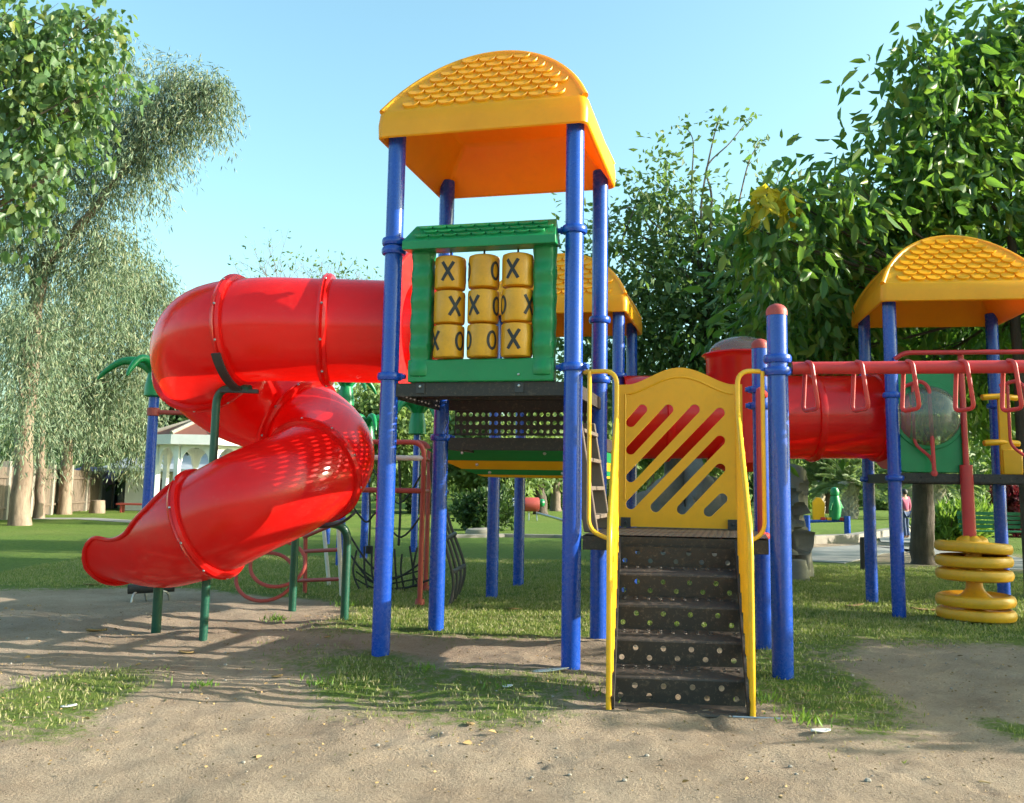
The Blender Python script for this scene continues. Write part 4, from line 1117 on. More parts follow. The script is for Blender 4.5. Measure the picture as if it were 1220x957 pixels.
# white building
bb = P(185,601,42); bb.z = 0
BD = thing('park_building', 'low white building with pale grey sheet roof behind the gazebo', 'building', bb)
wz = P(190,563,42).z; x0 = P(148,600,42).x-bb.x; x1 = x0+9
wins = [(x0+1.0,x0+2.0),(x0+4.0,x0+5.2),(x0+7,x0+8)]
b = MB(); b.box(((x0+x1)/2,2.5,wz/2-.05),(x1-x0,5,wz+.1)); b.build('wall','white',BD,smooth=False)
for a_,c_ in wins:
    b = MB(); b.box(((a_+c_)/2,-.03,wz*.6),(c_-a_,.08,wz*.5)); w_ = b.build('window','kerb',BD,smooth=False); b = MB(); b.box(((a_+c_)/2,-.08,wz*.6),(c_-a_-.14,.04,wz*.5-.14)); b.build('pane','dark',w_,smooth=False)
b = MB(); zr = P(190,545,42).z+.5; b.hexa([(x0-.7,-1.2,wz+.03),(x1+.7,-1.2,wz+.03),(x1+.7,5.5,wz+1.2),(x0-.7,5.5,wz+1.2),(x0-.7,-1.2,wz+.15),(x1+.7,-1.2,wz+.15),(x1+.7,5.5,wz+1.4),(x0-.7,5.5,wz+1.4)]); b.build('roof','greyroof',BD,smooth=False)
# brown fence / wall along the left edge of the lawn
fa = P(-70,628,26); fb = P(150,601,48); fa.z = fb.z = 0
FN = thing('park_fence', 'long weathered brown board fence behind the pale gum trunks', 'fence', fa); dv = fb-fa; Ln = dv.length; dv.normalize(); an = math.atan2(dv.y,dv.x)
nb = int(Ln/2.4)
for i in range(nb+1):
    p = dv*(i*2.4); b = MB(); b.box((p.x,p.y,.95),(.22,.22,1.95),an); b.build('fence_post','kerb',FN,smooth=False)
    if i < nb:
        b = MB(); c_ = dv*(i*2.4+1.2)
        for k in range(9):
            q = dv*(i*2.4+.2+k*.25); b.box((q.x,q.y,.88),(.235,.04,1.7+random.uniform(-.03,.03)),an)
        for zz in (.4,1.4): b.box((c_.x+.05*math.sin(an),c_.y-.05*math.cos(an)+.06,zz),(2.1,.04,.08),an)
        b.build('fence_panel','wood',FN,smooth=False)
# purple awning hut
ub = P(112,600,44); ub.z = 0; HT = thing('market_hut', 'dark open hut under a drooping purple awning by the gum trees', 'hut', ub)
zu = P(112,556,44).z; ze = P(112,570,44).z
b = MB(); vs = []; NSC = 28
for i in range(NSC+1):
    x = -1.7+3.0*i/NSC; sc = .09*abs(math.sin(i*PI/3.5)); vs += [Vector((x*.75,1.2,zu)), Vector((x,-.9,ze)), Vector((x,-.95,ze-.2-sc))]
b.add(vs, [f for i in range(NSC) for f in ((i*3,i*3+1,i*3+4,i*3+3),(i*3+1,i*3+2,i*3+5,i*3+4))]); b.build('awning','purple',HT,solid=.02)
for x in (-1.6,1.2):
    b = MB(); b.tube([(x,-.8,-.1),(x,-.8,ze)], .05, 8); b.build('pole','bark_brown',HT)
b = MB(); b.box((-.3,1.2,zu/2-.1),(1.8,.08,zu-.1)); b.build('back_wall','dark',HT,smooth=False)
b = MB(); b.box((-.9,-.2,.5),(.7,.5,1.1)); b.box((.2,-.1,.4),(.6,.5,.8)); b.build('counter','wood',HT,bevel=.03)
sb = P(116,604,38); sb.z = 0
b = MB(); b.lathe([(.32,-.05),(.29,.35),(.27,.52),(0,.54)], (0,0,0), 14); o = b.build('tree_stump','bark_euc'); o.location = sb; tag(o,'pale cut tree stump near the purple awning','stump')

# ------------------------------------------------------------------ gum trees
PT = lambda px,py,Y: P(px,py,Y)
g1_ = G(22,626); y1 = g1_.y
tree('gum_tree','largest gum tree at the left with thick pale trunk and drooping crown', (g1_.x,g1_.y,0),
     [(g1_.x,g1_.y,-.2), P(28,540,y1), P(40,440,y1), P(50,330,y1), P(95,270,y1-.5), P(150,200,y1-1)], .31, .09,
     [pc(190,135,y1-1,42,34,w=.9), pc(235,100,y1-1,34,32,w=.8), pc(205,95,y1-1,34,30,w=.6), pc(255,98,y1-1,18,20,w=.3), pc(155,150,y1-1,38,42,w=.8), pc(172,185,y1-1,28,20,w=.35), pc(110,120,y1-.5,55,70,w=1.1), pc(110,210,y1-.5,60,60,w=1.2),
      pc(145,70,y1,28,34,w=.45), pc(60,150,y1,60,100,w=1.4), pc(45,290,y1,55,80,w=1.4), pc(30,390,y1-1.2,40,60,w=1.1), pc(25,470,y1-1.2,30,34,w=.4), pc(20,250,y1-1,40,60,w=1.0), pc(120,290,y1,55,45,w=1.2)],
     4600, .20, .034, 'leaf_euc', 'bark_euc', 'gum trees by the fence', twlen=1.0, droop=1.0, jit=.055, leafdroop=.9, twig=16, shell=.6)
g2_ = G(47,618); y2 = g2_.y
tree('gum_tree','slim short-boled gum tree close behind the largest gum trunk', (g2_.x,y2,0), [(g2_.x,y2,-.2), P(48,560,y2), P(52,480,y2), P(60,400,y2)], .2, .07,
     [pc(60,400,y2,55,60,w=1.2), pc(20,380,y2,45,70,w=1.0), pc(60,470,y2,42,40,w=.7), pc(110,350,y2,55,50,w=1.2), pc(36,520,y2,20,26,w=.25)],
     4600, .21, .036, 'leaf_euc', 'bark_euc', 'gum trees by the fence', twlen=1.0, droop=1.0, jit=.055, leafdroop=.9, twig=16, shell=.6)
g3_ = G(77,613); y3 = g3_.y
tree('gum_tree','straight white-trunked gum tree in the middle of the left row', (g3_.x,y3,0), [(g3_.x,y3,-.2), P(79,560,y3), P(82,480,y3), P(90,390,y3), P(110,330,y3)], .28, .08,
     [pc(150,330,y3,50,48,w=1.2), pc(175,330,y3,28,38,w=.6), pc(140,400,y3,60,50,w=1.3), pc(90,440,y3,50,50,w=1.1), pc(165,420,y3,35,45,w=.8), pc(110,480,y3,50,36,w=1.0), pc(60,505,y3,30,22,w=.4), pc(190,345,y3,16,20,w=.2)],
     4600, .23, .04, 'leaf_euc', 'bark_euc', 'gum trees by the fence', twlen=1.0, droop=1.0, jit=.06, leafdroop=.9, twig=16, shell=.6)
g4_ = G(91,609); y4 = g4_.y
tree('gum_tree','leaning pale gum tree at the right end of the left row', (g4_.x,y4,0), [(g4_.x,y4,-.2), P(97,580,y4), P(104,548,y4), P(112,500,y4), P(130,450,y4)], .25, .08,
     [pc(150,460,y4,40,40,w=1.0), pc(165,480,y4,24,36,w=.6), pc(120,505,y4,45,24,w=.8), pc(165,520,y4,20,20,w=.3), pc(100,470,y4,40,36,w=.7)],
     4600, .26, .046, 'leaf_euc', 'bark_euc', 'gum trees by the fence', twlen=1.0, droop=1.0, jit=.07, leafdroop=.9, twig=16, shell=.6)
# small palm by the building
def palm(name, label, base, h, r, nf, fl, group=None, fat=False, droop=.5, m='frond', lw=.05):
    t = thing(name, label, 'palm tree', base, 0, group); b = MB(); n = 14
    rs = [r*(1.15 if i == 0 else 1)*(1+.07*(i%2))*(1+(.28*max(0,(i/n-.55)/.45) if fat else -.25*i/n)) for i in range(n+1)]
    b.tube([(.04*math.sin(i),.03*math.cos(i*1.3),-.1+(h+.1)*i/n) for i in range(n+1)], rs, 12)
    if fat:
        for i in range(10):
            for k in range(9):
                a = 2*PI*(k+.5*(i%2))/9; z = .25+(h-.3)*i/10; rr = rs[min(n,int(z/h*n))]*1.0; c = Vector((math.cos(a)*rr, math.sin(a)*rr, z))
                b.tube([c-Vector((0,0,.06)), c+Vector((math.cos(a)*.06,math.sin(a)*.06,.05))], [.07*r/.3,.03*r/.3], 5)
    b.build('trunk','bark_palm' if fat else 'bark_brown',t)
    Ps, As, Ls = [], [], []; rb = MB()
    for f in range(nf):
        a = rng.uniform(0,2*PI); el = rng.uniform(-.15,1.35); d = Vector((math.cos(a)*math.cos(el), math.sin(a)*math.cos(el), math.sin(el)))
        L = fl*rng.uniform(.8,1.1); K = 26; prev = []
        for i in range(K+1):
            s = i/K; p = Vector((0,0,h))+d*(L*s)+Vector((0,0,-droop*L*s*s)); prev.append(p)
        rb.tube(prev[::5]+[prev[-1]], [.02*(1-.8*j/6) for j in range(len(prev[::5])+1)], 4)
        for i in range(3,K):
            t_ = (prev[i+1]-prev[i-1]).normalized(); sd = t_.cross(Vector((0,0,1))).normalized()
            for sg in (-1,1):
                for q in range(2):
                    ax_ = t_*.75+sd*sg*.8+Vector((0,0,random.uniform(-.1,.35))); Ps.append(tuple(prev[i]+(prev[i+1]-prev[i])*q*.5)); As.append(tuple(ax_)); Ls.append(fl*.22*(1-.5*abs(i/K-.45))*random.uniform(.8,1.15))
    rb.build('frond_ribs',m,t)
    leaf_object('crown', np.array(Ps)+np.array([[*base]])*0, np.array(As), np.array(Ls), np.full(len(Ls), lw), m, t)
    return t
q = G(163,607); palm('fan_palm','small thin-stemmed palm in front of the white building', (q.x,q.y,0), P(165,560,q.y).z, .11, 16, 1.5, lw=.06, droop=.7, m='leaf_mid')

# overhanging near branch, top left : tree stands outside the frame
tb = Vector((-8.2,9.5,0))
near = [pc(30,22,9.3,50,26,w=.8), pc(80,18,9.4,40,18,w=.5), pc(118,20,9.5,24,14,w=.2), pc(40,60,9.2,60,50,w=1.3), pc(90,60,9.4,40,45,w=.9), pc(95,125,9.2,40,40,w=.8), pc(40,140,9,55,50,w=1.2), pc(50,190,9.0,42,36,w=.8), pc(20,235,9,30,45,w=.5), pc(125,110,9.4,22,36,w=.3), pc(15,60,9,50,60,w=1), pc(100,25,9.6,45,25,w=.6), pc(55,215,9,22,24,w=.25), pc(30,110,9.4,60,60,w=1.1)]
near += [((-7.6,9.4,6.5),1.2,1.2,1.1,3.0), ((-8.6,9.6,5.2),1.1,1.1,.9,2.0), ((-8,8.8,7.6),1.2,1.1,1,2.0)]
tree('heart_leaf_tree','near broadleaf tree hanging heart-shaped leaves in from the left edge', tb, [tb-Vector((0,0,.2)), tb+Vector((.1,0,1.6)), tb+Vector((.4,0,3.4)), tb+Vector((.9,0,5.2))], .2, .08, near,
     270, .115, .082, 'leaf_near','bark_brown', six=True, twlen=.45, droop=.8, jit=.05, leafdroop=1.0, twig=9, shell=.8)

# ------------------------------------------------------------------ right side trees
Yt = 13.0; tb = P(1224,600,Yt); tb.z = 0
cl = [pc(1150,70,Yt,55,45,w=.9), pc(1190,55,Yt,40,40,w=.8), pc(1085,55,Yt-.6,30,22,w=.3), pc(1110,95,Yt-.6,42,38,w=.6), pc(1160,130,Yt-.4,55,45,w=1.0), pc(1075,125,Yt-.6,22,30,w=.25), pc(1200,160,Yt,50,60,w=1.0), pc(1120,170,Yt-.6,50,38,w=.8),
      pc(1060,200,Yt-.5,45,28,w=.6), pc(1000,215,Yt-1,50,26,w=.55), pc(960,225,Yt-1.2,30,20,w=.25), pc(1150,220,Yt,60,40,w=1.0), pc(1090,235,Yt,55,40,w=.9), pc(1020,250,Yt,55,34,w=.8), pc(970,265,Yt-.5,45,26,w=.5), pc(905,275,Yt-1,34,26,w=.4), pc(925,225,Yt-1,22,22,w=.25),
      pc(990,310,Yt+.8,60,36,w=1.0), pc(1060,300,Yt+.8,50,40,w=.9), pc(930,320,Yt,45,28,w=.5), pc(1190,280,Yt+1,50,50,w=1), pc(985,370,Yt+1.2,50,38,w=1.0), pc(1010,340,Yt+2,70,60,w=1.3), pc(920,370,Yt+.6,35,28,w=.4), pc(960,420,Yt+1.5,60,30,w=.8), pc(1130,300,Yt+2,80,60,w=1.4), pc(1180,400,Yt+2.4,70,50,w=1.0), pc(1100,430,Yt+2.6,80,40,w=1.0),
      pc(1280,120,Yt,80,90,w=1.6), pc(1290,280,Yt,80,90,w=1.6), pc(1400,200,Yt,110,120,w=2.0), pc(1240,20,Yt,70,50,w=1), pc(1330,-20,Yt,90,60,w=1.2)]
tree('broad_leaf_tree','tall tree with large drooping dark green leaves above the right tower', tb,
     [tb-Vector((0,0,.2)), P(1212,420,Yt), P(1206,300,Yt), P(1198,180,Yt), P(1190,60,Yt)], .085, .045, cl, 520, .25, .095, 'leaf_teak','bark_dark', six=True, twlen=1.0, droop=.6, jit=.1, leafdroop=.6, twig=9, limb=.45, shell=.65)
# yellowing leaves on that tree's tip
BLT = [o for o in bpy.data.objects if o.name == 'broad_leaf_tree'][0]
p_, a_ = clump_leaves([pc(914,240,Yt-1.4,7,16), pc(922,222,Yt-1.4,12,8), pc(936,246,Yt-1.4,7,7)], 16, twig=6, twlen=.15, jit=.04, leafdroop=1); n_ = len(p_)
MB_['leaf_yellow'] = leafmat('yellow_leaf', [(.6,.48,.02),(.5,.42,.03),(.35,.38,.04)], .4, (.9,.7,.03), .5)
leaf_object('yellowed_leaves', p_, a_, np.full(n_,.26), np.full(n_,.12), 'leaf_yellow', BLT, six=True, loc=BLT.location)
# small-leaved tree behind
Yc = 19.0; cb = P(800,600,Yc); cb.z = 0
cl = [pc(785,215,Yc,34,24,w=.3), pc(760,250,Yc,26,18,w=.16), pc(812,245,Yc,28,24,w=.25), pc(820,290,Yc,60,34,w=.55), pc(750,330,Yc,50,45,w=.9), pc(800,345,Yc,70,50,w=1.2), pc(870,330,Yc,55,45,w=.9), pc(870,275,Yc,45,30,w=.4), pc(770,400,Yc,70,50,w=1.4), pc(850,400,Yc,80,50,w=1.6), pc(900,380,Yc,50,50,w=1), pc(735,290,Yc,30,22,w=.25), pc(700,420,Yc,50,50,w=1), pc(690,270,Yc+1,25,16,w=.12), pc(880,450,Yc,70,40,w=1), pc(780,450,Yc,60,34,w=1), pc(905,300,Yc,40,34,w=.5), pc(920,240,Yc,26,24,w=.25)]
CT = tree('small_leaf_tree','open tree with small pale leaves and bare upper twigs behind the middle tower', cb, [cb-Vector((0,0,.2)), P(805,520,Yc), P(830,430,Yc), P(842,380,Yc), P(838,330,Yc)], .22, .07, cl, 1250, .19, .09, 'leaf_mid','bark_dark', twlen=.8, droop=.25, jit=.1, leafdroop=.35, twig=9, shell=.4)
b = MB(); cbv = cb
def twigp(pts, r0=.035, Y=Yc):
    sp = smooth_path([P(x,y,Y)-cbv for x,y in pts], 6); b.tube(sp, [r0*(1-.85*i/(len(sp)-1)) for i in range(len(sp))], 5); return sp
tws = [[(842,380),(832,300),(824,230),(826,170),(815,150)],[(842,350),(848,240),(842,200),(870,170),(893,140)],[(838,340),(800,320),(760,250),(725,258)],[(838,350),(790,300),(735,265),(721,275)],[(842,330),(866,300),(890,200),(905,170)],[(838,360),(770,330),(740,300),(755,250),(758,235)],[(850,330),(905,280),(930,200)],[(842,380),(900,340),(960,300)],[(838,300),(836,240),(850,165),(858,140)]]
tp = []
for w_ in tws: tp.append(twigp(w_))
b.build('bare_twigs','bark_brown',CT)
ps = []
for sp in tp:
    for k in range(12): ps.append(tuple(sp[int(len(sp)*.6)+random.randint(0,int(len(sp)*.39)-1)]+Vector((random.gauss(0,.09),random.gauss(0,.09),random.gauss(0,.08)))))
    for k in range(16): ps.append(tuple(sp[-1]+Vector((random.gauss(0,.17),random.gauss(0,.14),random.gauss(0,.10)))))
ps = np.array(ps); ax_ = rng.normal(size=ps.shape); ax_[:,2] -= .4
leaf_object('twig_leaves', ps, ax_, np.full(len(ps),.18)*rng.uniform(.7,1.2,len(ps)), np.full(len(ps),.09), 'leaf_mid', CT)

# dark trunk tree behind tower 3
dk = G(1099,672); dk.z = 0
def at_base(px, py): g = G(px,py); g.z = 0; return g
Yd = dk.y
tree('shade_tree','dark thick-trunked shade tree under the right tower', dk, [dk-Vector((0,0,.2)), P(1100,620,Yd), P(1101,560,Yd), P(1104,480,Yd), P(1110,400,Yd)], .25, .14,
     [pc(1040,380,Yd,80,50,w=1.6), pc(1110,330,Yd,80,60,w=1.6), pc(1180,380,Yd,80,60,w=1.6), pc(1010,430,Yd,60,50,w=1.3), pc(1090,430,Yd,90,40,w=1.5), pc(1190,440,Yd,60,40,w=1.1), pc(950,400,Yd,60,50,w=1.2), pc(960,440,Yd,60,40,w=1.0), pc(1000,300,Yd,60,50,w=1.1), pc(1250,380,Yd,80,80,w=1.5)],
     1700, .22, .12, 'leaf_teak','bark_dark', twlen=.9, droop=.4, jit=.15, leafdroop=.5, twig=12)

# ------------------------------------------------------------------ far trees
FARG = 'trees far across the lawn'
def far_tree(px, pyb, pyt, wpx, label, lean=0, tr=.25, n=6, per=1500, m='leaf_far', bk='bark_brown', lp=.34, split=.45):
    g = at_base(px, pyb); Y = g.y; cl = []; h = pyb-pyt
    for i in range(n):
        a = rng.uniform(0,2*PI); rr = rng.uniform(.0,.7); cl.append(pc(px+lean+math.cos(a)*wpx*.5*rr, pyt+h*(.28+.26*math.sin(a)*rr), Y, wpx*.26, h*.2, w=1))
    s = max(1, Y/45)
    return tree('lawn_tree', label, g, [g-Vector((0,0,.2)), P(px+lean*.3,pyb-h*.25,Y), P(px+lean*.7,pyb-h*split,Y), P(px+lean,pyt+h*.35,Y)], tr, tr*.4, cl, per, lp*s, lp*.55*s, m, bk, FARG, twlen=1.1*s, droop=.4, jit=.2, leafdroop=.4, twig=12)
far_tree(335,604,455,170,'round green tree above the gazebo roof',tr=.3)
far_tree(215,606,470,90,'dark green tree rising behind the gazebo and building',tr=.3, m='leaf_bush')
far_tree(455,612,455,120,'spreading pale green tree seen between the slide and the tower leg',tr=.3, m='leaf_far')
far_tree(520,610,470,90,'light green tree behind the arched black climber',tr=.2)
far_tree(577,612,500,70,'thick dark-trunked tree just left of the middle tower legs',tr=.42,bk='bark_dark')
far_tree(606,614,505,60,'dark slender tree between the two middle tower legs',tr=.32,bk='bark_dark')
far_tree(645,613,480,90,'leaning dark tree by the striped play barrel',lean=-12,tr=.4,bk='bark_dark')
far_tree(662,609,480,90,'brown-trunked tree right of the striped play barrel',tr=.35)
far_tree(700,608,470,100,'bushy tree hidden behind the tall tower right leg',tr=.3)
far_tree(775,607,470,110,'bushy tree seen through the slotted yellow panel',tr=.3)
far_tree(850,607,460,110,'tall green tree behind the red turret',tr=.3)
far_tree(930,606,415,100,'green tree behind the crawl tube',tr=.3)
far_tree(990,612,430,70,'dark trunk tree between the two far date palms',tr=.5,bk='bark_dark')
far_tree(1060,604,420,110,'pale green tree at the far park edge behind the person',tr=.3, m='leaf_far')
far_tree(1150,604,415,130,'pale green tree at the far edge above the bright bush',tr=.3)
far_tree(1215,604,415,120,'green tree at the far right park edge',tr=.3)
# bare twiggy tree top above the slide
bt = P(385,600,46); bt.z = 0; BT = thing('bare_tree','sparse bare-twigged tree whose tips show above the red tube','tree',bt)
b = MB(); ends = []
def grow(p, d, L, r, lv):
    e = p+d*L; b.tube([p, p+d*L*.5+Vector((random.gauss(0,.05),random.gauss(0,.05),0))*L, e], [r, r*.8, r*.6], 5, cap=False)
    if lv == 0: ends.append(e); return
    for k in range(3 if lv > 1 else 2):
        grow(e, (d+Vector((random.gauss(0,.42),random.gauss(0,.42),random.gauss(.1,.2)))).normalized(), L*random.uniform(.62,.85), r*.6, lv-1)
grow(Vector((0,0,-.2)), Vector((0,0,1)), 3.7, .16, 6)
b.build('trunk','bark_brown',BT)
ps = np.array([tuple(e+Vector((random.gauss(0,.2),random.gauss(0,.2),random.gauss(0,.2)))) for e in ends for _ in range(1)])
ax_ = rng.normal(size=ps.shape); leaf_object('crown', ps, ax_, np.full(len(ps),.26), np.full(len(ps),.11), 'leaf_mid', BT)
# date palms
for px,pyb,pyt,r,lab in ((1011,618,577,.42,'fat date palm with rough pale trunk beside the far play toy'),(976,612,575,.3,'slimmer date palm left of the far play toy'),(1088,617,572,.42,'date palm directly behind the person in pink'),(1116,620,570,.45,'date palm just right of the dark shade trunk'),(1045,606,576,.3,'distant date palm seen between the right tower legs'),(950,610,574,.3,'date palm half hidden by the carved concrete trunk')):
    g = at_base(px,pyb); palm('date_palm', lab, g, P(px,pyt,g.y).z, r, 34, 2.2, 'date palms along the path', fat=True, lw=.07, droop=.35)
# far woods closing the horizon
cl = []
for k in range(70):
    x = -95+k*2.9; Yk = 78+rng.uniform(-6,14); cl.append(((x*1.0, Yk, rng.uniform(2.0,5.0)), 3.2, 3, rng.uniform(2.2,3.8), 1.0))
p_, a_ = clump_leaves(cl, 1100, twig=10, twlen=1.2, droop=.3, jit=.3, leafdroop=.3); n_ = len(p_)
o = leaf_object('woods', p_, a_, np.full(n_,.6), np.full(n_,.36), 'leaf_far'); tag(o,'continuous belt of green woods closing the far side of the park', kind='stuff')

# bushes
def bush(px, pyb, wpx, hpx, label, m='leaf_bush', per=3000, L=.12, W=.07, dr=.3):
    g = at_base(px,pyb); k = g.y/F; t = thing('bush', label, 'bush', g, 0)
    b = MB()
    for i in range(7):
        a = 2*PI*i/7; b.tube([(0,0,-.05),(wpx*k*.2*math.cos(a),wpx*k*.2*math.sin(a),hpx*k*.5),(wpx*k*.38*math.cos(a),wpx*k*.38*math.sin(a),hpx*k*.8)], [.03,.02,.01], 5)
    b.build('stems','bark_brown',t)
    cl = [((g.x+random.uniform(-.3,.3)*wpx*k, g.y+random.uniform(-.2,.2)*wpx*k, hpx*k*random.uniform(.4,.62)), wpx*k*.28, wpx*k*.25, hpx*k*.42, 1/5) for _ in range(5)]
    p,a = clump_leaves(cl, per, twig=8, twlen=.25, droop=-dr, jit=.04, leafdroop=-dr, shell=.35); p[:,2] = np.maximum(p[:,2], .02); n = len(p); s = rng.uniform(.7,1.2,n)
    leaf_object('foliage', p, a, L*s, W*s, m, t, loc=g); return t
bush(575,632,62,42,'rounded dark green bush left of the middle tower legs', per=4200, L=.16, W=.09)
bush(1130,650,64,38,'bright green leafy bush beside the green bench','leaf_bright',per=2600,L=.3,W=.07,dr=.8)
bush(1165,646,40,34,'bright strap-leaved bush behind the disc climber','leaf_bright',per=1500,L=.3,W=.06,dr=.8)
bush(1212,640,60,64,'dark red leaved shrub at the right edge','leaf_red',per=4200,L=.2,W=.11)
bush(650,606,60,14,'low lime green hedge clump beyond the play barrel','leaf_bright',per=1800,L=.3,W=.16)
bush(960,606,80,22,'bright green hedge clump behind the carved trunk','leaf_bright',per=2000,L=.35,W=.2)
bush(1055,608,100,22,'green hedge clump behind the far path','leaf_far',per=2000,L=.35,W=.2)
bush(1150,606,100,26,'green hedge clump at the far right lawn edge','leaf_far',per=2000,L=.35,W=.2)
bush(498,612,30,26,'small green bush between the slide and the arched climber','leaf_bush',per=1600,L=.2,W=.12)
bush(720,606,80,20,'low green hedge clump behind the stair unit','leaf_far',per=1600,L=.3,W=.2)
bush(130,602,60,34,'dark green shrub between the purple awning and the palm','leaf_bush',per=2600,L=.25,W=.14)
q = at_base(572,636); b = MB(); b.lathe([(.0,.28),(.3,.27),(.44,.2),(.48,.05),(.46,-.05)], (0,0,0), 14); b.v = [(x*1.3,y*.8,z+.02*math.sin(x*9)) for x,y,z in b.v]; o = b.build('path_stone','kerb'); o.location = q; o.scale = (.7,.7,.6); tag(o,'pale rounded stone at the lawn kerb in front of the dark bush','stone')

# ------------------------------------------------------------------ carved concrete trunk behind the stairs
cbp = at_base(941,688); CTk = thing('concrete_trunk','carved grey concrete climbing rock and trunk with hollows behind the stairs','play sculpture',cbp)
b = MB(); n = 40; H = P(944,553,cbp.y).z; rows = 44; vs = []; Rb = .27
for i in range(rows+1):
    z = -.1+(H+.1)*i/rows; t = i/rows
    for k in range(n):
        a = 2*PI*k/n; r_ = Rb*(1+.28*(1-t)**2+.12*math.sin(z*3.2+1)) * (1+.16*math.sin(2*a+z*2)+.09*math.sin(5*a-z*3)+.05*math.sin(9*a+z*7))
        for (ha,hz,hr,hd) in ((-1.1,.62,.20,.18),(-1.2,1.05,.15,.15),(-.7,1.45,.12,.14),(-1.9,1.3,.14,.15),(-1.5,.25,.12,.12),(-.3,.9,.16,.15)):
            da = (a-ha+PI)%(2*PI)-PI; dd_ = math.hypot(da*Rb, z-hz)
            if dd_ < hr*1.5: r_ += (-hd if dd_ < hr else .04)*(1 if dd_ < hr else (1.5*hr-dd_)/(.5*hr))
        if t > .93: r_ *= math.sqrt(max(0.02,1-((t-.93)/.075)**2))
        vs.append(Vector((r_*math.cos(a), r_*math.sin(a), z)))
b.add(vs, [(i*n+k, i*n+(k+1)%n, (i+1)*n+(k+1)%n, (i+1)*n+k) for i in range(rows) for k in range(n)])
b.build('carved_trunk','concrete',CTk,angle=70)
b = MB(); bc = P(815,600,cbp.y+.9); vs = []; n = 44; rows = 26
for i in range(rows+1):
    ph = (i/rows)*PI/2*1.02
    for k in range(n):
        a = 2*PI*k/n; cx, cy, cz = math.cos(a)*math.cos(ph), math.sin(a)*math.cos(ph), math.sin(ph)
        r_ = 1+.16*math.sin(3*a+cz*4)+.10*math.sin(5*a-cz*7+1)+.06*math.sin(9*a+cz*11)+.05*math.sin(17*a-cz*13)
        for (ha,hz,hr) in ((-1.9,.45,.16),(-1.2,.7,.13),(-1.4,.3,.14),(-2.4,.6,.12),(-.8,.4,.13)):
            if math.hypot(((a-ha+PI)%(2*PI)-PI), cz-hz) < hr*1.2: r_ -= .16
        vs.append(Vector((cx*1.05*r_, cy*.6*r_, cz*1.62*r_*(1+.15*cx)-.1)))
b.add(vs, [(i*n+k, i*n+(k+1)%n, (i+1)*n+(k+1)%n, (i+1)*n+k) for i in range(rows) for k in range(n)])
b.v = [(x+bc.x-cbp.x, y+.9, z) for x,y,z in b.v]; b.build('boulder','concrete',CTk,angle=60)
b = MB(); b.lathe([(0,.25),(.16,.24),(.2,.1),(.22,-.1)], (-.02,-.4,0), 12); b.v=[(x,y,z*1.3) for x,y,z in b.v]; b.build('base_stone','concrete',CTk)
# dark stump post left of tower 3
q = at_base(1031,679); b = MB(); b.lathe([(.09,-.1),(.085,.55),(.07,.58),(0,.58)], (0,0,0), 10); o = b.build('wooden_stake','bark_dark'); o.location = q; tag(o,'short dark wooden stake behind the right tower legs','stake')

# far seesaw toy, right
q = at_base(985,638); q.z = 0; TY = thing('spring_seesaw','small blue, yellow and green play seesaw on the far right lawn','seesaw',q)
b = MB(); b.tube([(-.75,0,.42),(.75,.1,.48)], .05, 10); b.tube([(-.75,.25,.42),(.75,.35,.48)], .05, 10); b.build('beam','blue',TY)
for x in (-.62,.66):
    b = MB(); b.tube([(x,0,-.05),(x,0,.62)], .1, 12); b.build('end_post','blue',TY)
b = MB(); b.prism([(-.42,.45),(-.05,.45),(-.02,1.0),(-.14,1.18),(-.3,1.2),(-.42,1.05)], (0,.1,0), (1,0,0), (0,0,1), .08); b.build('back_panel','yellow',TY,bevel=.02)
b = MB(); b.tube([(.3,.1,.5),(.33,.1,.9),(.32,.1,1.25)], [.17,.2,.13], 12); b.lathe([(0,1.2),(.13,1.27),(.15,1.38),(.1,1.5),(0,1.53)], (.32,.1,0), 12); b.tube([(.2,.0,1.05),(.1,-.05,.8)], .05, 8); b.tube([(.44,.1,1.1),(.55,.1,.85)], .05, 8); b.build('figure_seat','green',TY)
for x,m in ((-.1,'redpipe'),(.1,'yellow'),(.5,'redpipe')):
    b = MB(); b.box((x,.15,.52),(.16,.3,.1)); b.build('seat',m,TY,bevel=.02)
# striped play barrel on legs, centre
q = at_base(630,620); BL = thing('play_barrel','red and pale blue barrel on thin legs across the lawn','play barrel',q); BL.scale = (.68,.68,.68)
b = MB(); b.lathe([(0,-.1),(.4,-.1),(.42,0),(.42,.75),(.4,.8),(0,.8)], (-.2,0,.95), 20, axis=(1,.1,0)); b.build('barrel','redold',BL)
b = MB(); b.lathe([(0,-.0),(.36,0),(.37,.3),(.37,.8),(0,.8)], (-1.0,0,.95), 20, axis=(1,.1,0)); b.build('barrel_end','greyroof',BL)
b = MB(); b.lathe([(0,-.02),(.22,0),(.25,.15),(.18,.28),(0,.3)], (.65,0,1.05), 14, axis=(1,.1,0)); b.build('head','green',BL)
for x in (-.7,.0,.5):
    b = MB(); b.tube([(x,-.25,-.05),(x*.9,0,.6),(x,.25,-.05)], .03, 6); b.build('leg','bolt',BL)
b = MB(); b.tube([(.5,-.1,.45),(2.1,-.6,.05)], .07, 8); b.build('slide_pole','bolt',BL)
# low orange plank by slide, far left lawn
q = at_base(168,611); b = MB(); b.box((0,0,.35),(2.0,.4,.08),0); b.box((-.8,0,.15),(.08,.35,.4)); b.box((.8,0,.15),(.08,.35,.4)); o = b.build('garden_bench','redold',bevel=.01); o.location = q; tag(o,'low orange-brown bench on the far left lawn','bench')
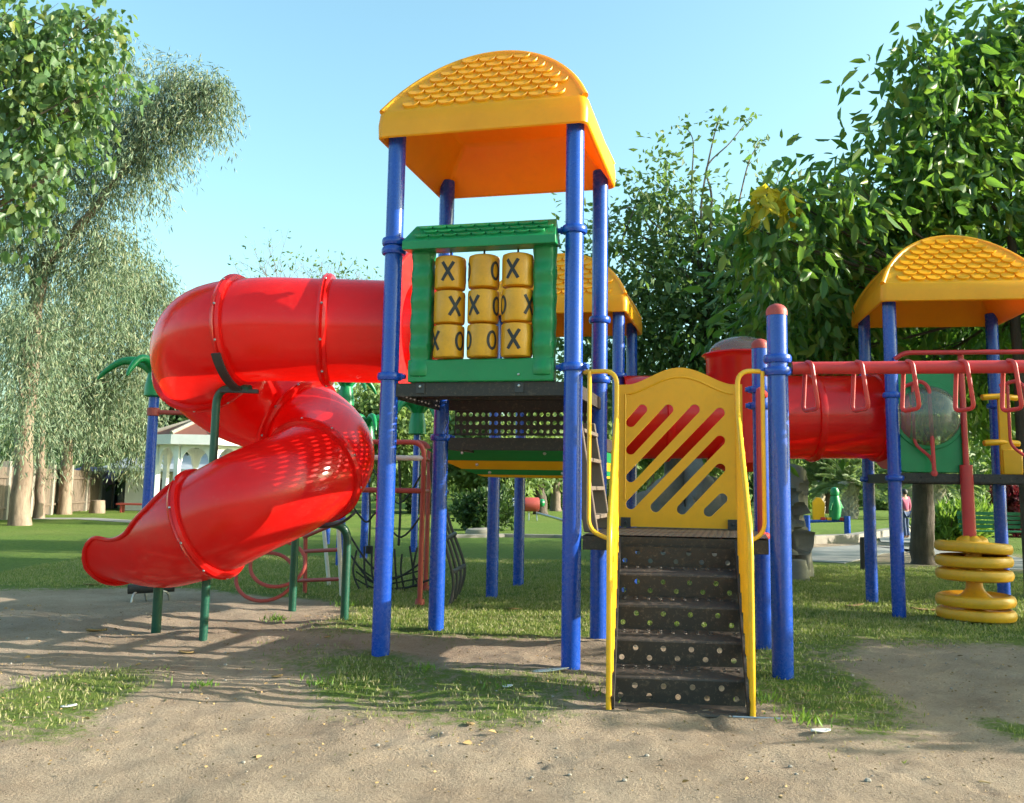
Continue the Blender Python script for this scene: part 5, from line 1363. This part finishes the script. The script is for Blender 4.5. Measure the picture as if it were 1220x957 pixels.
# green bench right
q = at_base(1193,655); BN = thing('park_bench','dark green slatted park bench at the right edge','bench',q,-.05)
b = MB()
for k in range(4): b.box((0,.0+k*.11,.45),(1.7,.09,.035))
b.build('seat','benchgreen',BN)
b = MB()
for k in range(4): b.box((0,.42+k*.03,.56+k*.11),(1.7,.03,.085))
b.build('backrest','benchgreen',BN)
for x in (-.75,.75):
    b = MB(); b.box((x,.05,.2),(.06,.06,.5)); b.box((x,.40,.45),(.06,.06,1.0)); b.box((x,.22,.42),(.06,.42,.05)); b.box((x,.2,.66),(.07,.45,.04)); b.build('leg','benchgreen',BN)

# ------------------------------------------------------------------ people
def person(label, base, rz, h, top, seated=False, group=None):
    t = thing('person', label, 'person', base, rz, group); s = h/1.7
    me = bpy.data.meshes.new('body')
    if not seated:
        J = dict(pel=(0,0,.92,.125), wa=(0,0,1.05,.115), ch=(0,.0,1.28,.14), nk=(0,0,1.46,.055), hd=(0,-.01,1.58,.085), ht=(0,0,1.66,.075),
             ls=(-.17,0,1.39,.06), le=(-.22,.02,1.12,.043), lw=(-.21,-.06,.88,.032), lh=(-.21,-.08,.80,.035), rs=(.17,0,1.39,.06), re=(.22,.02,1.12,.043), rw=(.2,-.1,.90,.032), rh=(.19,-.13,.82,.035),
             lk=(-.1,-.03,.5,.06), la=(-.1,.03,.09,.045), lf=(-.11,-.12,.04,.035), rk=(.1,.04,.5,.06), ra=(.1,.1,.09,.045), rf=(.11,-.05,.04,.035), lp=(-.09,0,.86,.09), rp=(.09,0,.86,.09))
    else:
        J = dict(pel=(0,0,.5,.13), wa=(0,0,.64,.12), ch=(0,-.03,.88,.14), nk=(0,-.04,1.05,.055), hd=(0,-.06,1.17,.085), ht=(0,-.05,1.25,.075),
             ls=(-.17,-.03,.98,.06), le=(-.23,-.08,.72,.043), lw=(-.15,-.28,.6,.032), lh=(-.13,-.34,.58,.035), rs=(.17,-.03,.98,.06), re=(.23,-.08,.72,.043), rw=(.15,-.28,.6,.032), rh=(.13,-.34,.58,.035),
             lk=(-.12,-.42,.48,.06), la=(-.12,-.42,.09,.045), lf=(-.12,-.56,.04,.035), rk=(.12,-.42,.48,.06), ra=(.12,-.38,.09,.045), rf=(.12,-.52,.04,.035), lp=(-.09,-.05,.49,.09), rp=(.09,-.05,.49,.09))
    names = list(J); E_ = [('pel','wa'),('wa','ch'),('ch','nk'),('nk','hd'),('hd','ht'),('ch','ls'),('ls','le'),('le','lw'),('lw','lh'),('ch','rs'),('rs','re'),('re','rw'),('rw','rh'),('pel','lp'),('lp','lk'),('lk','la'),('la','lf'),('pel','rp'),('rp','rk'),('rk','ra'),('ra','rf')]
    def mk(nm, keys, grow, m):
        k_ = [k for k in names if k in keys]; me = bpy.data.meshes.new(nm)
        me.from_pydata([tuple(c*s for c in J[k][:3]) for k in k_], [(k_.index(a),k_.index(b_)) for a,b_ in E_ if a in k_ and b_ in k_], [])
        o = bpy.data.objects.new(nm, me); COL.objects.link(o); o.parent = t
        md = o.modifiers.new('skin','SKIN'); sv = me.skin_vertices[0].data
        for i,k in enumerate(k_): sv[i].radius = ((J[k][3]+grow)*s,)*2
        sv[0].use_root = True; md.use_smooth_shade = True
        sd = o.modifiers.new('sub','SUBSURF'); sd.levels = 1; sd.render_levels = 2; me.materials.append(MB_[m]); return o
    mk('body', names, 0, 'skin'); mk('top', ['wa','pel','ch','ls','le','lw','rs','re','rw'], .018, top); mk('trousers', ['pel','lp','lk','la','rp','rk','ra'], .014, 'jeans')
    b = MB(); c = Vector(J['hd'][:3])*s; b.lathe([(.112*s*math.cos(a), .125*s*math.sin(a)) for a in np.linspace(-.5,PI/2,10)], c+Vector((0,.018*s,.01*s)), 16); b.build('hair','hair',t)
    return t
q = at_base(1079,642); person('person in a pink jacket and blue jeans standing by the right tower leg', q, PI+.4, 1.5, 'jacket')
q = at_base(571,612); person('person in white shirt sitting beyond the dark bush', q, .3, 1.65, 'shirt', True)
q = at_base(557,612); person('person in pale shirt sitting left of the other seated one', q, -.3, 1.6, 'greyroof', True)

# ------------------------------------------------------------------ trees beyond the right edge that shade the ground
def shade_tree(x, y, h, label, k=1.0, m='leaf_mid', per=900):
    cl = [((x+random.uniform(-1.6,1.6)*k, y+random.uniform(-1.6,1.6)*k, h*random.uniform(.6,1)), 1.1*k, 1.1*k, .8*k, 1) for _ in range(7)]
    tree('park_tree', label, (x,y,0), [(x,y,-.2),(x+.1,y,h*.3),(x,y+.1,h*.6),(x,y,h*.8)], .18, .06, cl, per, .22, .12, m, 'bark_brown', twlen=.6, droop=.4, jit=.1, leafdroop=.5, twig=10)
SHADE = [(13,7.0,3.6,.8),(16,8.1,4.3,.9),(10.5,12.5,5.8,1.3),(20,12,8,1.6),(24,17,9,2.2),(16,20,8,2.0)]
for i,(x,y,h,k) in enumerate(SHADE): shade_tree(x,y,h,['round leafy park tree just past the right edge','slim park tree farther past the right edge','dense park tree past the right tower','tall park tree well past the right tower','broad tall park tree far right','tall park tree right of the far path'][i],k)

# ------------------------------------------------------------------ grass blades, litter
def grass():
    n = 420000; x = rng.uniform(-7.5,9,n); y = 4.3+ (rng.uniform(0,1,n)**1.25)*13.5
    keep = np.abs(x) < y*.62+.4; x, y = x[keep], y[keep]
    m = gmask(x,y)*.75+ .6*(fbm(x,y,2.4,21)-.4)+.5*(fbm(x,y,9,23)-.5); k = (m > .33+.55*rng.uniform(0,1,len(m))); x, y, m = x[k], y[k], m[k]
    z = gheight(x,y); n = len(x); pos = np.stack([x,y,z-.004],1); ax = rng.normal(size=(n,3))*.45; ax[:,2] = 1
    L = rng.uniform(.018,.05,n)*(.7+.5*np.clip(m,0,1.2)); 
    o = leaf_object('grass', pos, ax, L, np.full(n,.0062)*(1+y*.05), 'blade'); tag(o,'short patchy grass over the sandy soil',kind='stuff')
    # weed tufts
    ps, As, Ls = [], [], []
    for px,py,k in ((412,722,26),(600,823,10),(243,820,10),(330,740,18),(455,742,22),(760,835,8),(380,816,12),(960,860,22),(905,835,18),(700,830,16),(508,800,14),(1190,715,10)):
        g = G(px,py)
        for _ in range(k*3):
            a = random.uniform(0,2*PI); r_ = abs(random.gauss(0,.10)); ps.append((g.x+r_*math.cos(a), g.y+r_*math.sin(a), .0)); As.append((random.gauss(0,.5),random.gauss(0,.5),1)); Ls.append(random.uniform(.03,.09))
    o = leaf_object('weeds', np.array(ps), np.array(As), np.array(Ls), np.full(len(Ls),.014), 'leaf_bright'); tag(o,'small bright weed tufts on the soil',kind='stuff')
    n = 5500; x = rng.uniform(-6,6,n); y = rng.uniform(4.4,10.5,n); keep = np.abs(x) < y*.6; x,y = x[keep],y[keep]; n = len(x)
    ax = rng.normal(size=(n,3)); ax[:,2] *= .15; s = rng.uniform(.006,.022,n)**1
    s[:70] = rng.uniform(.025,.055,70); o = leaf_object('leaf_litter', np.stack([x,y,gheight(x,y)+.004],1), ax, s*1.1, s*.55, 'leafdry', six=True); tag(o,'tiny dry leaf crumbs scattered over the soil',kind='stuff')
    b = MB()
    for _ in range(300):
        x = random.uniform(-5.5,5.5); y = random.uniform(4.5,10); r_ = random.uniform(.004,.013)*(1.6 if random.random() < .06 else 1)
        z = float(gheight(np.array([x]),np.array([y]))[0]); b.lathe([(0,-r_*.6),(r_*.9,-r_*.2),(r_,.1*r_),(r_*.6,r_*.6),(0,r_*.7)], (x,y,z+r_*.2), 6)
    o = b.build('gravel','kerb'); tag(o,'small pebbles lying on the sandy soil',kind='stuff')
grass()
def fallen(px,py,L,W,label,m='leafdry',az=0,name='fallen_leaf',cat='leaf',th=.004,curl=.25,group=None):
    g = G(px,py); z = float(gheight(np.array([g.x]),np.array([g.y]))[0]); b = MB(); n = 8; vs = []
    for i in range(n+1):
        t = i/n; w_ = W*.5*math.sin(PI*min(1,.06+t*.94))**.7
        for s_ in (-1,0,1): vs.append(Vector((L*(t-.5), w_*s_, curl*W*(abs(s_)*.6)+curl*L*.3*(t-.5)**2*2+.004)))
    b.add(vs, [(i*3+j,i*3+j+3,i*3+j+4,i*3+j+1) for i in range(n) for j in range(2)])
    o = b.build(name,m,solid=th); o.location = (g.x,g.y,z+.004); o.rotation_euler = (random.uniform(-.1,.1),random.uniform(-.1,.1),az); tag(o,label,cat,group)
fallen(655,801,.30,.09,'flat pale scrap lying at the foot of the right front tower leg','paper',.15,'litter_scrap','litter',curl=.05)
fallen(614,727,.16,.1,'orange-brown fallen leaf on the lit grass under the tower',az=.4); fallen(1018,723,.26,.08,'dry leaf on the grass left of the right tower leg',az=.3); fallen(110,698,.22,.1,'dry curled leaf on the far edge of the left soil',az=.1)
fallen(115,752,.2,.12,'sandy brown leaf on the shaded left soil',az=.9); fallen(605,823,.07,.05,'small pale leaf on the soil in front of the tower','paper',.4); fallen(82,842,.09,.05,'small pale leaf on the left grass patch','paper',.5)
fallen(222,777,.12,.07,'brown leaf on the soil left of the green slide leg',az=.2); fallen(978,872,.12,.07,'pale leaf in the grass right of the steps','paper',.2); fallen(390,760,.1,.06,'small dry leaf between the slide and tower legs',az=1.2)
fallen(560,862,.07,.05,'little brown leaf on the bare foreground soil',az=2); fallen(1105,728,.4,.07,'long dry leaf beside the disc climber',az=.0); fallen(330,808,.08,.05,'tiny dry leaf on the striped sunlit soil',az=.7)
g = G(905,858); b = MB(); b.tube([(-.16,.02,.012),(.14,-.01,.012)], .007, 6); o = b.build('metal_rod','bolt'); o.location = g; tag(o,'thin pale rod lying at the right foot of the steps','rod')

# ------------------------------------------------------------------ light, sky, camera
SE = math.radians(19.8); SAZ = math.radians(-3.0)     # sun from +X, a little towards the viewer
sd = Vector((math.cos(SE)*math.cos(SAZ), math.cos(SE)*math.sin(SAZ), math.sin(SE)))
sl = bpy.data.lights.new('sun','SUN'); sl.energy = 4.3; sl.angle = math.radians(.42); sl.color = (1,.92,.79)
so_ = bpy.data.objects.new('sun', sl); COL.objects.link(so_); so_.rotation_euler = sd.to_track_quat('Z','Y').to_euler()
w = bpy.data.worlds.new('World'); scene.world = w; w.use_nodes = True; nt = w.node_tree; nt.nodes.clear()
sk = nt.nodes.new('ShaderNodeTexSky'); sk.sky_type = 'NISHITA'; sk.sun_disc = False; sk.sun_elevation = SE
sk.sun_rotation = math.atan2(sd.x, sd.y); sk.air_density = 1.1; sk.dust_density = 2.6; sk.ozone_density = 1.0; sk.altitude = 0
bg = nt.nodes.new('ShaderNodeBackground'); bg.inputs[1].default_value = .15; ow = nt.nodes.new('ShaderNodeOutputWorld')
tn = nt.nodes.new('ShaderNodeMix'); tn.data_type = 'RGBA'; tn.blend_type = 'MULTIPLY'; tn.inputs['Factor'].default_value = 1; tn.inputs[7].default_value = (.80,1.05,.96,1)
nt.links.new(sk.outputs[0], tn.inputs[6]); nt.links.new(tn.outputs[2], bg.inputs[0]); nt.links.new(bg.outputs[0], ow.inputs[0])
cd = bpy.data.cameras.new('camera'); cam = bpy.data.objects.new('camera', cd); COL.objects.link(cam); scene.camera = cam
cam.matrix_world = Matrix(((RT.x,UP.x,-fw.x,0),(RT.y,UP.y,-fw.y,0),(RT.z,UP.z,-fw.z,CH),(0,0,0,1)))
cd.sensor_width = 36; cd.sensor_fit = 'HORIZONTAL'; cd.lens = 36*F/1220; cd.shift_y = -(478.5-445)/1220; cd.clip_end = 2000; cd.clip_start = .05
scene.view_settings.view_transform = 'Standard'; scene.view_settings.look = 'None'; scene.view_settings.gamma = 1; scene.view_settings.exposure = 1.45
scene.render.engine = 'CYCLES'
scene.cycles.max_bounces = 8; scene.cycles.transparent_max_bounces = 12; scene.cycles.use_denoising = True
scene.cycles.use_adaptive_sampling = True; scene.cycles.adaptive_threshold = .02
